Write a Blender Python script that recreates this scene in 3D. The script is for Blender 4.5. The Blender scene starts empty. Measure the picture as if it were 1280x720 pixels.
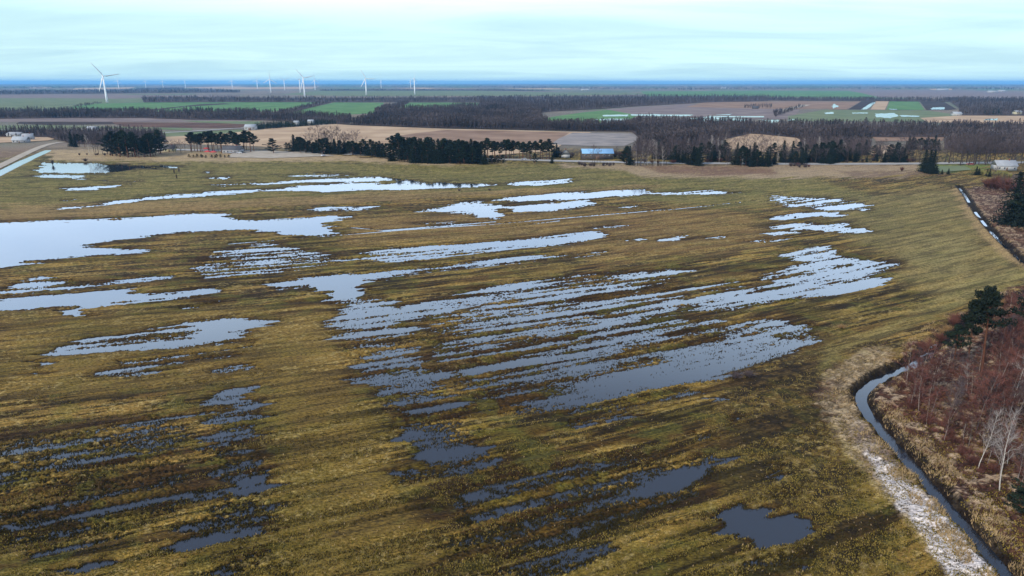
import bpy, math, random
import numpy as np
from mathutils import Vector

random.seed(7); RNG = np.random.default_rng(7)
S = bpy.context.scene
COL = S.collection

# ------------------------------------------------------------------ camera
CAMZ = 60.0; FPX = 853.0; HOR = 103.3
PITCH = math.atan((360 - HOR) / FPX)
CP, SP = math.cos(PITCH), math.sin(PITCH)
cd = bpy.data.cameras.new('camera'); cam = bpy.data.objects.new('camera', cd); COL.objects.link(cam)
cam.location = (0, 0, CAMZ); cam.rotation_euler = (math.pi/2 - PITCH, 0, 0)
cd.sensor_width = 36; cd.lens = FPX / 1280 * 36; cd.clip_start = 0.5; cd.clip_end = 150000
S.camera = cam
S.view_settings.view_transform = 'Standard'; S.view_settings.look = 'None'
S.view_settings.exposure = 0.0; S.view_settings.gamma = 1; S.view_settings.use_curve_mapping = False
try:
    S.cycles.volume_bounces = 1; S.cycles.max_bounces = 6; S.cycles.diffuse_bounces = 2; S.cycles.glossy_bounces = 2
except Exception: pass

# ------------------------------------------------------------------ world
SUN_EL, SUN_AZ = math.radians(33), math.radians(222)      # azimuth clockwise from +Y (view direction)
W = bpy.data.worlds.new('World'); S.world = W; W.use_nodes = True
nt = W.node_tree; N = nt.nodes; L = nt.links
N.clear()
out = N.new('ShaderNodeOutputWorld'); bg = N.new('ShaderNodeBackground'); bg.inputs[1].default_value = 0.1
sky = N.new('ShaderNodeTexSky'); sky.sky_type = 'NISHITA'; sky.sun_disc = False
sky.sun_elevation = SUN_EL; sky.sun_rotation = SUN_AZ
tc = N.new('ShaderNodeTexCoord'); sep = N.new('ShaderNodeSeparateXYZ'); L.new(tc.outputs['Generated'], sep.inputs[0])
zc = N.new('ShaderNodeMath'); zc.operation = 'MAXIMUM'; zc.inputs[1].default_value = 0.0; L.new(sep.outputs[2], zc.inputs[0])
za = N.new('ShaderNodeMath'); za.operation = 'ADD'; za.inputs[1].default_value = 0.07; L.new(zc.outputs[0], za.inputs[0])
dx = N.new('ShaderNodeMath'); dx.operation = 'DIVIDE'; L.new(sep.outputs[0], dx.inputs[0]); L.new(za.outputs[0], dx.inputs[1])
dy = N.new('ShaderNodeMath'); dy.operation = 'DIVIDE'; L.new(sep.outputs[1], dy.inputs[0]); L.new(za.outputs[0], dy.inputs[1])
cx = N.new('ShaderNodeCombineXYZ'); L.new(dx.outputs[0], cx.inputs[0]); L.new(dy.outputs[0], cx.inputs[1])
mp = N.new('ShaderNodeMapping'); mp.inputs['Scale'].default_value = (0.34, 0.62, 1); mp.inputs['Rotation'].default_value = (0, 0, 0.35)
L.new(cx.outputs[0], mp.inputs[0])
ns = N.new('ShaderNodeTexNoise'); ns.inputs['Scale'].default_value = 1.0; ns.inputs['Detail'].default_value = 7
ns.inputs['Roughness'].default_value = 0.56; ns.inputs['Distortion'].default_value = 0.6
L.new(mp.outputs[0], ns.inputs[0])
cr = N.new('ShaderNodeValToRGB')
cr.color_ramp.elements[0].position = 0.33; cr.color_ramp.elements[0].color = (0.62, 0.94, 1.04, 1)
cr.color_ramp.elements[1].position = 0.60; cr.color_ramp.elements[1].color = (0.82, 1.16, 1.16, 1)
L.new(ns.outputs[0], cr.inputs[0])
# unseen bright band above the frame, added to brighten water reflections; dimmer blue overhead
el = N.new('ShaderNodeMapRange'); el.inputs[1].default_value = 0.07; el.inputs[2].default_value = 0.15
el.interpolation_type = 'SMOOTHSTEP'; L.new(sep.outputs[2], el.inputs[0])
hi = N.new('ShaderNodeMix'); hi.data_type = 'RGBA'; L.new(el.outputs[0], hi.inputs[0])
L.new(cr.outputs[0], hi.inputs[6])
tint = N.new('ShaderNodeMix'); tint.data_type = 'RGBA'; tint.blend_type = 'MULTIPLY'; tint.inputs[0].default_value = 1
L.new(cr.outputs[0], tint.inputs[6]); tint.inputs[7].default_value = (2.0, 1.78, 2.25, 1)
el2 = N.new('ShaderNodeMapRange'); el2.inputs[1].default_value = 0.27; el2.inputs[2].default_value = 0.50
el2.interpolation_type = 'SMOOTHSTEP'; L.new(sep.outputs[2], el2.inputs[0])
zen = N.new('ShaderNodeMix'); zen.data_type = 'RGBA'; L.new(el2.outputs[0], zen.inputs[0]); L.new(tint.outputs[2], zen.inputs[6]); zen.inputs[7].default_value = (0.36, 0.46, 0.68, 1)
L.new(zen.outputs[2], hi.inputs[7])
sc10 = N.new('ShaderNodeVectorMath'); sc10.operation = 'SCALE'; sc10.inputs[3].default_value = 10.0
L.new(hi.outputs[2], sc10.inputs[0])
mx = N.new('ShaderNodeMix'); mx.data_type = 'RGBA'; mx.inputs[0].default_value = 0.88
L.new(sky.outputs[0], mx.inputs[6]); L.new(sc10.outputs[0], mx.inputs[7])
L.new(mx.outputs[2], bg.inputs[0]); L.new(bg.outputs[0], out.inputs[0])

sl = bpy.data.lights.new('sun', 'SUN'); so = bpy.data.objects.new('sun', sl); COL.objects.link(so)
sl.energy = 3.3; sl.angle = math.radians(2.5); sl.color = (1, 0.93, 0.82)
sv = Vector((math.sin(SUN_AZ)*math.cos(SUN_EL), math.cos(SUN_AZ)*math.cos(SUN_EL), math.sin(SUN_EL)))
so.rotation_euler = (-sv).to_track_quat('-Z', 'Y').to_euler()

# ------------------------------------------------------------------ pixel <-> ground
def hor_c(u):
    u = np.asarray(u, float)
    return np.where(u < 610, 104.9 - 3.0*((u-610)/610)**2, 104.9 - 4.0*((u-610)/670)**2) - HOR
def corr(u, v): return hor_c(np.clip(u, -60, 1340)) * np.clip((260-np.asarray(v, float))/130, 0, 1)
def g(u, v):
    """photo pixel -> point on the ground plane"""
    vp = float(v) - float(corr(u, v))
    a = (u-640)/FPX; b = -(vp-360)/FPX
    dz = -SP + b*CP; dyy = CP + b*SP
    t = CAMZ / max(-dz, 1e-4)
    return (a*t, dyy*t)
def depth(x, y): return y*CP + CAMZ*SP
def px(x, y):
    d = y*CP + CAMZ*SP
    u = 640 + FPX*x/d
    vp = 360 + FPX*(CAMZ*CP - y*SP)/d
    return u, vp + corr(u, vp)

# ------------------------------------------------------------------ noise
TAB = RNG.random((256, 256)).astype(np.float32)
def vn(x, y, s=0):
    x = x + s*17.31; y = y + s*9.77
    xi = np.floor(x).astype(np.int64); yi = np.floor(y).astype(np.int64)
    fx = (x-xi).astype(np.float32); fy = (y-yi).astype(np.float32)
    fx = fx*fx*(3-2*fx); fy = fy*fy*(3-2*fy)
    a = TAB[xi & 255, yi & 255]; b = TAB[(xi+1) & 255, yi & 255]; c = TAB[xi & 255, (yi+1) & 255]; d = TAB[(xi+1) & 255, (yi+1) & 255]
    return (a*(1-fx)+b*fx)*(1-fy) + (c*(1-fx)+d*fx)*fy
def fbm(x, y, s=0, o=3):
    r = 0; a = 0.5; t = 0
    for i in range(o):
        r = r + a*vn(x*2**i, y*2**i, s+i); t += a; a *= 0.55
    return r/t
def sstep(a, b, x):
    t = np.clip((x-a)/(b-a), 0, 1); return t*t*(3-2*t)

# ------------------------------------------------------------------ materials
def lin(r, g_, b): return tuple(((c/255)/12.92 if c/255 <= 0.04045 else ((c/255+0.055)/1.055)**2.4) for c in (r, g_, b)) + (1,)
def mat(name, col, rough=0.9, var=0.25, scale=1.0, metal=0.0, spec=0.3, col2=None, obj=False, emit=None):
    m = bpy.data.materials.new(name); m.use_nodes = True
    n = m.node_tree.nodes; l = m.node_tree.links; b = n['Principled BSDF']
    b.inputs['Roughness'].default_value = rough; b.inputs['Metallic'].default_value = metal
    b.inputs['Specular IOR Level'].default_value = spec
    t = n.new('ShaderNodeTexNoise'); t.inputs['Scale'].default_value = scale; t.inputs['Detail'].default_value = 4
    co = n.new('ShaderNodeTexCoord')
    l.new(co.outputs['Object'], t.inputs[0])
    r = n.new('ShaderNodeMix'); r.data_type = 'RGBA'
    c = Vector(col[:3])
    r.inputs[6].default_value = (*(c*(1-var)), 1)
    r.inputs[7].default_value = (*(Vector(col2[:3]) if col2 else c*(1+var)), 1)
    mr = n.new('ShaderNodeMapRange'); mr.inputs[1].default_value = 0.3; mr.inputs[2].default_value = 0.7
    l.new(t.outputs[0], mr.inputs[0]); l.new(mr.outputs[0], r.inputs[0])
    if obj:
        oi = n.new('ShaderNodeObjectInfo'); hv = n.new('ShaderNodeHueSaturation')
        m1 = n.new('ShaderNodeMapRange'); m1.inputs[3].default_value = 0.65; m1.inputs[4].default_value = 1.35
        l.new(oi.outputs['Random'], m1.inputs[0]); l.new(m1.outputs[0], hv.inputs['Value']); l.new(r.outputs[2], hv.inputs['Color'])
        l.new(hv.outputs[0], b.inputs['Base Color'])
    else:
        l.new(r.outputs[2], b.inputs['Base Color'])
    return m

# ground: albedo, plus painted ditch-bank shade, carried by a vertex colour layer, with fine grass noise and bump
def ground_mat():
    m = bpy.data.materials.new('meadow_ground'); m.use_nodes = True
    n = m.node_tree.nodes; l = m.node_tree.links; b = n['Principled BSDF']
    b.inputs['Roughness'].default_value = 0.95; b.inputs['Specular IOR Level'].default_value = 0.15
    at = n.new('ShaderNodeAttribute'); at.attribute_name = 'soil_and_shade'
    co = n.new('ShaderNodeTexCoord')
    mp_ = n.new('ShaderNodeMapping'); mp_.inputs['Rotation'].default_value = (0, 0, -0.42); mp_.inputs['Scale'].default_value = (0.6, 1.3, 1)
    l.new(co.outputs['Object'], mp_.inputs[0])
    t = n.new('ShaderNodeTexNoise'); t.inputs['Scale'].default_value = 2.4; t.inputs['Detail'].default_value = 6; t.inputs['Roughness'].default_value = 0.72
    l.new(mp_.outputs[0], t.inputs[0])
    mr = n.new('ShaderNodeMapRange'); mr.inputs[1].default_value = 0.34; mr.inputs[2].default_value = 0.66; mr.inputs[3].default_value = 0.18; mr.inputs[4].default_value = 1.9
    l.new(t.outputs[0], mr.inputs[0])
    mu = n.new('ShaderNodeVectorMath'); mu.operation = 'SCALE'
    l.new(at.outputs['Color'], mu.inputs[0]); l.new(mr.outputs[0], mu.inputs[3])
    l.new(mu.outputs[0], b.inputs['Base Color'])
    bp = n.new('ShaderNodeBump'); bp.inputs['Strength'].default_value = 0.7; bp.inputs['Distance'].default_value = 0.12
    t2 = n.new('ShaderNodeTexNoise'); t2.inputs['Scale'].default_value = 3.5; t2.inputs['Detail'].default_value = 5; t2.inputs['Roughness'].default_value = 0.7
    l.new(co.outputs['Object'], t2.inputs[0]); l.new(t2.outputs[0], bp.inputs['Height']); l.new(bp.outputs[0], b.inputs['Normal'])
    return m
def water_mat(name, base=(0.022, 0.026, 0.034), ior=1.75, rough=0.05, bump=0.10, scale=1.2):
    m = bpy.data.materials.new(name); m.use_nodes = True
    n = m.node_tree.nodes; l = m.node_tree.links; b = n['Principled BSDF']
    b.inputs['Base Color'].default_value = (*base, 1); b.inputs['Roughness'].default_value = rough
    b.inputs['IOR'].default_value = ior
    co = n.new('ShaderNodeTexCoord'); t = n.new('ShaderNodeTexNoise'); t.inputs['Scale'].default_value = scale; t.inputs['Detail'].default_value = 3
    mp_ = n.new('ShaderNodeMapping'); mp_.inputs['Rotation'].default_value = (0, 0, 0.5); mp_.inputs['Scale'].default_value = (0.5, 1.5, 1)
    l.new(co.outputs['Object'], mp_.inputs[0]); l.new(mp_.outputs[0], t.inputs[0])
    bp = n.new('ShaderNodeBump'); bp.inputs['Strength'].default_value = bump; bp.inputs['Distance'].default_value = 0.02
    l.new(t.outputs[0], bp.inputs['Height']); l.new(bp.outputs[0], b.inputs['Normal'])
    return m
M = {}
M['ground'] = ground_mat()
M['tuft'] = mat('grass_tufts', lin(126,112,48), 1, .35, .4, spec=.1, col2=lin(150,128,66)); M['paletuft'] = mat('dead_grass', lin(158,134,98), 1, .3, .4, spec=.1); M['darktuft'] = mat('sedge', lin(62,54,26), 1, .35, .4, spec=.1)
M['water'] = water_mat('flood_water')
M['ditchwater'] = water_mat('ditch_water', base=(0.015, 0.02, 0.03))

# ------------------------------------------------------------------ mesh helpers
def raw_mesh(name, V, F, mats, midx=None, smooth=False):
    me = bpy.data.meshes.new(name)
    V = np.asarray(V, np.float32).reshape(-1, 3)
    me.vertices.add(len(V)); me.vertices.foreach_set('co', V.ravel())
    if isinstance(F, np.ndarray):
        k = F.shape[1]; nl = F.size; nf = len(F)
        me.loops.add(nl); me.loops.foreach_set('vertex_index', F.astype(np.int32).ravel())
        me.polygons.add(nf)
        me.polygons.foreach_set('loop_start', np.arange(0, nl, k, dtype=np.int32))
        me.polygons.foreach_set('loop_total', np.full(nf, k, np.int32))
    else:
        tot = np.array([len(f) for f in F], np.int32); st = np.concatenate([[0], np.cumsum(tot)[:-1]]).astype(np.int32)
        me.loops.add(int(tot.sum())); me.loops.foreach_set('vertex_index', np.concatenate([np.asarray(f, np.int32) for f in F]))
        me.polygons.add(len(F)); me.polygons.foreach_set('loop_start', st); me.polygons.foreach_set('loop_total', tot)
    for mm in (mats if isinstance(mats, (list, tuple)) else [mats]): me.materials.append(mm)
    if midx is not None: me.polygons.foreach_set('material_index', np.asarray(midx, np.int32))
    if smooth: me.polygons.foreach_set('use_smooth', np.ones(len(me.polygons), bool))
    me.update(calc_edges=True); me.validate()
    return me
class MB:
    def __init__(s): s.V = []; s.F = []
    def add(s, vs, fs):
        o = len(s.V); s.V += [tuple(v) for v in vs]; s.F += [tuple(i+o for i in f) for f in fs]
    def box(s, c, d, rz=0):
        x, y, z = d[0]/2, d[1]/2, d[2]/2; vs = []
        for a in (-x, x):
            for b in (-y, y):
                for e in (-z, z):
                    vs.append((c[0]+a*math.cos(rz)-b*math.sin(rz), c[1]+a*math.sin(rz)+b*math.cos(rz), c[2]+e))
        s.add(vs, [(0,1,3,2),(4,6,7,5),(0,4,5,1),(2,3,7,6),(0,2,6,4),(1,5,7,3)])
    def tube(s, pts, rad, n=6, caps=True):
        pts = [Vector(p) for p in pts]; rings = []; vs = []; fs = []
        for i, p in enumerate(pts):
            t = (pts[min(i+1, len(pts)-1)]-pts[max(i-1, 0)]).normalized()
            a = t.orthogonal().normalized() if abs(t.z) < .99 else Vector((1,0,0)); b = t.cross(a).normalized(); a = b.cross(t)
            if abs(t.z) > .5:
                a = Vector((1,0,0)); b = t.cross(a).normalized(); a = b.cross(t).normalized()
            for k in range(n):
                q = 2*math.pi*k/n; vs.append(p + (a*math.cos(q)+b*math.sin(q))*rad[i])
        for i in range(len(pts)-1):
            for k in range(n):
                fs.append((i*n+k, i*n+(k+1) % n, (i+1)*n+(k+1) % n, (i+1)*n+k))
        if caps: fs.append(tuple(range(n))[::-1]); fs.append(tuple((len(pts)-1)*n+k for k in range(n)))
        s.add(vs, fs)
    def mesh(s, name, m, smooth=False): return raw_mesh(name, s.V, s.F, m, smooth=smooth)
def link(name, me, parent=None, loc=None):
    o = bpy.data.objects.new(name, me); COL.objects.link(o)
    if parent: o.parent = parent
    if loc is not None: o.location = loc
    return o
def tag(o, label=None, cat=None, group=None, kind=None):
    if label: o['label'] = label
    if cat: o['category'] = cat
    if group: o['group'] = group
    if kind: o['kind'] = kind
    return o
def empty(name, loc, rz=0, label=None, cat=None, group=None):
    o = bpy.data.objects.new(name, None); COL.objects.link(o); o.location = loc; o.rotation_euler = (0, 0, rz); o.empty_display_size = 1
    return tag(o, label, cat, group)

# ------------------------------------------------------------------ traced layout of the meadow (photo pixels -> real ground)
SQ = 2.6      # pixel rows count more than columns when softening an edge
def pmask(U, V, pts, fe):
    pts = np.array(pts, float); x0, y0 = pts.min(0)-fe*2; x1, y1 = pts.max(0)+fe*2
    idx = np.nonzero((U > x0) & (U < x1) & (V > y0) & (V < y1))[0]
    if not len(idx): return idx, None
    x = U[idx]; y = V[idx]*SQ; P = pts*[1, SQ]
    d = np.full(len(idx), 1e9); ins = np.zeros(len(idx), bool)
    for i in range(len(P)):
        ax, ay = P[i]; bx, by = P[(i+1) % len(P)]
        ex, ey = bx-ax, by-ay; t = np.clip(((x-ax)*ex+(y-ay)*ey)/(ex*ex+ey*ey+1e-9), 0, 1)
        d = np.minimum(d, np.hypot(x-ax-t*ex, y-ay-t*ey))
        if abs(ey) > 1e-9:
            c = ((ay > y) != (by > y)) & (x < ex*(y-ay)/ey+ax); ins ^= c
    return idx, sstep(-fe, fe, np.where(ins, d, -d))
def ell(u, v, a, b, n=12, sl=-0.12):
    a *= 1.3; b *= 1.3
    return [(u+a*math.cos(i*2*math.pi/n), v+b*math.sin(i*2*math.pi/n)+sl*a*math.cos(i*2*math.pi/n)) for i in range(n)]
WET = [  # (polygon, wetness, feather px)
 ([(408,372),(475,372),(510,400),(530,440),(560,480),(590,520),(612,560),(650,588),(560,598),(512,565),(495,520),(450,470),(425,430)],.68,9),
 ([(520,402),(720,352),(860,345),(850,395),(1000,402),(1015,430),(900,480),(760,520),(620,522),(560,475)],.50,14),
 ([(272,484),(325,484),(325,560),(338,620),(350,672),(262,682),(275,600),(265,540)],.56,9),
 ([(-20,545),(200,520),(260,530),(250,640),(120,680),(-20,690)],.43,22), ([(560,600),(760,560),(900,560),(900,620),(700,690),(520,720)],.43,22),
 ([(-80,282),(0,278),(30,277),(100,275),(160,272),(240,267),(285,267),(283,273),(325,275),(430,268),(436,271),(415,275),(408,285),(432,292),(400,296),(352,294),(346,290),(300,289),(270,290),(225,291),(180,297),(120,304),(112,308),(150,312),(200,312),(160,317),(120,318),(60,326),(0,336),(-80,348)],1,3),
 ([(47,203),(60,203),(100,204),(140,205),(165,206),(172,210),(160,213),(135,217),(90,217),(48,216),(44,212),(52,208)],1,2),
 ([(165,206),(228,208),(222,212),(170,212)],.62,3),
 ([(36,220),(60,218),(110,219),(105,224),(60,222)],.95,2), ([(120,226),(138,225),(136,228)],.7,2), ([(150,226),(176,226),(165,228)],.7,2),
 ([(78,236),(110,233),(140,231),(163,230),(150,233),(120,238),(85,238)],1,2), ([(70,251),(90,249),(84,252)],.8,2),
 ([(66,262),(100,260),(130,257),(180,251),(210,249),(260,245),(325,241),(325,236),(260,240),(200,245),(150,251),(110,257)],1,2),
 ([(315,231),(370,226),(440,222),(480,221),(505,226),(460,228),(380,228),(330,232)],1,2),
 ([(315,239),(360,234),(400,231),(440,229),(500,230),(560,229),(622,231),(590,234),(540,236),(500,239),(460,237),(400,241),(385,239),(350,239)],1,2),
 ([(480,222),(530,227),(545,231),(500,231)],.7,2),
 ([(345,220),(390,217),(442,219),(400,222)],.9,2), ([(250,215),(264,215),(262,217)],.8,1.5), ([(258,222),(288,221),(282,225),(262,224)],.9,2),
 ([(262,231),(320,227),(322,230),(270,234)],.6,3),
 ([(630,229),(680,226),(718,223),(712,228),(680,232),(640,232)],.85,2),
 ([(612,251),(640,246),(700,242),(760,239),(806,236),(814,242),(780,246),(730,249),(690,251),(640,252)],1,2),
 ([(812,242),(850,240),(885,238),(928,241),(900,243.5),(860,243),(820,244)],.95,2),
 ([(515,265),(560,258),(570,254),(600,252),(640,258),(620,262),(635,268),(622,274),(604,273),(590,268),(560,266)],.97,3),
 ([(636,259),(690,253),(740,249),(753,256),(720,261),(690,264),(640,266)],.98,2), ([(770,259),(800,257),(812,258),(785,262)],.75,2),
 ([(380,263),(410,258),(450,259),(492,257),(450,263),(400,265)],.95,2), ([(518,281),(560,277),(592,280),(560,284)],.62,3),
 ([(725,287),(760,281),(795,281),(760,285)],.62,3),
 ([(480,310),(560,305),(640,300),(670,297),(700,292),(760,288),(757,295),(720,305),(690,308),(640,310),(600,315),(560,322),(505,328),(470,326),(440,322),(455,316)],.92,3),
 ([(322,338),(400,328),(450,320),(455,324),(400,332),(330,341)],.75,2),
 ([(455,344),(500,338),(560,332),(600,325),(660,319),(722,319),(700,325),(640,331),(560,338),(500,346),(470,352)],.92,3),
 ([(325,357),(360,351),(400,345),(440,343),(480,340),(465,350),(455,358),(450,372),(430,374),(400,373),(398,362),(390,358),(340,362)],1,3),
 ([(398,372),(450,368),(460,378),(480,380),(492,390),(540,384),(560,390),(500,400),(490,405),(520,420),(520,440),(480,450),(440,442),(425,432),(430,415),(415,400),(420,385)],.78,7),
 ([(445,375),(475,378),(490,395),(515,425),(500,440),(450,435),(440,410)],.86,6),
 ([(480,388),(560,370),(640,356),(720,346),(800,340),(870,338),(830,346),(760,356),(700,368),(640,376),(600,382),(540,398),(480,408)],.66,5),
 ([(562,371),(600,361),(640,354),(700,347),(780,339),(850,336),(862,340),(800,346),(740,352),(690,357),(640,364),(580,375)],.88,4),
 ([(660,376),(720,366),(745,364),(740,372),(690,382)],.72,4),
 ([(770,300),(795,297),(797,300),(775,301)],.8,2), ([(815,300),(845,295),(865,296),(860,300),(830,301)],.9,2), ([(878,298),(905,295),(910,298),(885,300)],.9,2), ([(925,302),(960,298),(990,297),(985,300),(945,304)],.9,2),
 ([(690,322),(740,315),(765,315),(750,320),(700,325)],.72,3), ([(770,319),(800,317),(795,320)],.65,2),
 ([(540,414),(620,396),(700,386),(782,381),(782,390),(700,403),(620,412),(560,420)],.63,6),
 ([(640,405),(700,394),(780,382),(778,386),(710,400),(650,410)],.72,4),
 ([(500,425),(560,415),(620,404),(620,412),(560,424),(500,434)],.6,5),
 ([(600,428),(700,412),(770,404),(775,412),(700,424),(600,440)],.55,5),
 ([(955,273),(1000,266),(1050,264),(1054,272),(1010,271),(975,276)],.98,2),
 ([(940,284),(990,279),(1060,279),(1092,290),(1060,292),(1000,288)],.96,3), ([(955,292),(990,289),(1005,292),(970,296)],.75,3),
 ([(960,243),(1060,249),(1092,258),(1040,264),(970,258)],.6,5), ([(1000,252),(1060,249),(1058,252),(1010,254)],.8,2), ([(1045,262),(1090,260),(1090,263)],.75,2),
 ([(965,319),(1000,312),(1032,307),(1045,314),(1062,321),(1100,326),(1130,330),(1112,338),(1088,345),(1112,350),(1106,359),(1070,366),(1030,372),(960,382),(900,390),(866,392),(880,382),(808,383),(870,371),(940,359),(985,350),(945,347),(985,335),(995,328)],.74,5),
 ([(945,348),(1060,328),(1128,329),(1100,337),(1060,344),(1000,350),(930,364),(860,377),(820,383),(880,370),(960,355)],.86,3),
 ([(1015,309),(1035,307),(1050,318),(1030,322)],.85,3), ([(965,366),(1060,358),(1108,352),(1105,357),(1020,368),(940,378),(900,384)],.84,3),
 ([(850,362),(900,355),(945,350),(900,360),(860,366)],.72,3),
 ([(690,470),(760,445),(800,430),(860,418),(900,408),(960,398),(1025,414),(1022,432),(980,442),(920,452),(912,475),(865,482),(880,490),(800,507),(760,516),(700,522),(690,500)],.64,12),
 ([(755,455),(800,438),(860,428),(905,448),(908,470),(850,490),(770,507),(715,505),(725,480)],.74,12),
 ([(935,402),(965,398),(1000,403),(1028,415),(1020,430),(975,437),(985,420),(940,412)],.82,5),
 ([(860,415),(940,398),(968,400),(900,418),(840,432)],.80,4),
 ([(590,485),(700,450),(760,435),(760,460),(700,478),(620,500),(600,505)],.63,8), ([(650,452),(720,436),(790,420),(850,408),(845,420),(780,436),(700,452)],.66,6),
 ([(600,462),(640,450),(700,440),(700,446),(640,462)],.7,4),
 ([(440,475),(510,455),(552,458),(560,470),(545,490),(560,512),(500,532),(485,522),(520,492),(470,485),(450,482)],.70,8),
 ([(500,485),(545,478),(560,500),(500,522),(490,515),(515,498)],.76,5),
 ([(503,545),(540,534),(592,542),(565,560),(540,573),(512,567)],.95,5), ([(560,578),(600,567),(642,575),(612,590),(565,594)],.85,6),
 ([(600,608),(640,600),(700,588),(760,577),(762,582),(700,596),(640,608),(605,614)],.84,3), ([(540,522),(620,510),(625,514),(550,526)],.72,3),
 ([(480,590),(540,586),(545,600),(500,612)],.62,6), ([(560,628),(620,612),(640,620),(570,640)],.62,6),
 (ell(300,491,24,6),.74,5), (ell(294,507,22,4),.8,4), (ell(293,526,30,5),.8,4), (ell(296,545,32,5),.78,4), (ell(290,562,26,6),.72,5), (ell(298,588,32,9),.72,5), (ell(305,612,34,4),.76,4),
 ([(210,660),(270,642),(320,632),(358,628),(340,645),(348,655),(300,672),(250,690),(212,697),(255,668)],.84,6), ([(255,722),(290,702),(345,688),(335,704),(290,722)],.86,5), ([(315,722),(350,712),(365,722)],.8,4),
 ([(95,562),(140,548),(195,535),(175,550),(120,564)],.68,5), ([(70,585),(180,563),(190,568),(100,590)],.64,5), ([(105,592),(140,585),(135,595)],.68,4), ([(28,642),(80,630),(122,618),(110,628),(60,643)],.76,4),
 ([(-5,656),(25,648),(22,656),(-5,662)],.8,3), ([(80,656),(112,649),(100,657)],.74,3), ([(30,690),(120,672),(180,662),(120,684),(40,700)],.64,5),([(80,716),(150,700),(160,706),(100,722)],.7,4),
 ([(0,556),(60,546),(120,537),(195,523),(260,513),(262,517),(195,528),(120,541),(0,560)],.62,3), ([(150,640),(250,610),(330,600),(330,606),(250,622),(160,650)],.56,6),
 ([(-60,384),(0,376),(40,370),(100,367),(160,362),(175,360),(185,368),(220,366),(272,359),(270,366),(230,373),(180,380),(120,388),(96,398),(90,392),(95,383),(60,386),(0,389),(-60,396)],1,3),
 ([(5,354),(60,346),(86,351),(60,362),(30,367),(10,362)],.78,5), ([(60,360),(130,352),(210,341),(215,347),(130,358),(70,364)],.68,4), ([(-20,366),(40,356),(60,362),(0,372)],.55,5),
 ([(232,333),(280,312),(330,303),(400,316),(440,326),(360,340),(300,348),(250,350)],.60,8), ([(240,332),(275,325),(290,322),(285,330),(245,336)],.74,4), ([(260,346),(310,338),(340,336),(300,346)],.74,4),([(290,320),(330,313),(335,318),(300,324)],.7,4),
 ([(230,385),(275,375),(280,382),(240,388)],.62,5),
 ([(50,444),(80,430),(110,420),(140,420),(175,415),(230,405),(290,397),(337,399),(325,412),(300,420),(312,425),(255,434),(200,436),(130,440),(80,444)],.80,5),
 ([(215,414),(250,402),(300,398),(335,400),(318,413),(300,420),(312,425),(262,432),(245,425)],1,4), ([(100,437),(140,425),(200,420),(240,412),(250,425),(180,435),(130,440)],.88,4),
 ([(120,472),(165,458),(205,446),(218,455),(205,468),(165,472)],.80,6), ([(262,464),(312,454),(322,461),(280,468)],.70,5), ([(30,470),(58,464),(55,468)],.8,3), (ell(57,455,5,4),.85,3), ([(150,450),(260,438),(320,428),(320,434),(240,446),(160,456)],.64,5), ([(130,460),(180,452),(300,440),(300,446),(200,460)],.66,5),
 ([(900,652),(918,637),(940,628),(985,635),(1002,655),(1001,678),(962,683),(930,688),(914,672),(904,668)],1,5), ([(935,706),(980,696),(1010,694),(1005,710),(950,716)],.68,8),
 ([(866,580),(885,574),(908,566),(912,574),(885,584)],.82,4), ([(595,724),(640,706),(700,690),(768,674),(770,686),(725,705),(690,724)],.93,4), ([(765,602),(800,590),(815,594),(790,606)],.68,5),
 (ell(988,592,5,9),.75,4), (ell(1000,625,5,8),.66,4), (ell(870,545,10,4),.72,3), (ell(915,525,9,4),.74,3), (ell(890,500,7,3),.72,3),([(640,440),(660,436),(655,442)],.8,3),
 ([(660,505),(740,492),(745,498),(670,512)],.7,4), ([(700,530),(790,512),(795,518),(720,536)],.64,4), ([(820,658),(870,648),(872,654),(825,664)],.66,4),
]
LINES = [ # narrow water lines: points, half-width px, wetness
 ([(285,305),(400,296),(500,288),(620,280),(700,273),(760,268),(850,261),(945,251)],0.7,.80),
 ([(410,282),(480,288),(520,285),(620,277)],0.8,.7),
 ([(640,283),(700,276)],0.8,.6),
]
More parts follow.
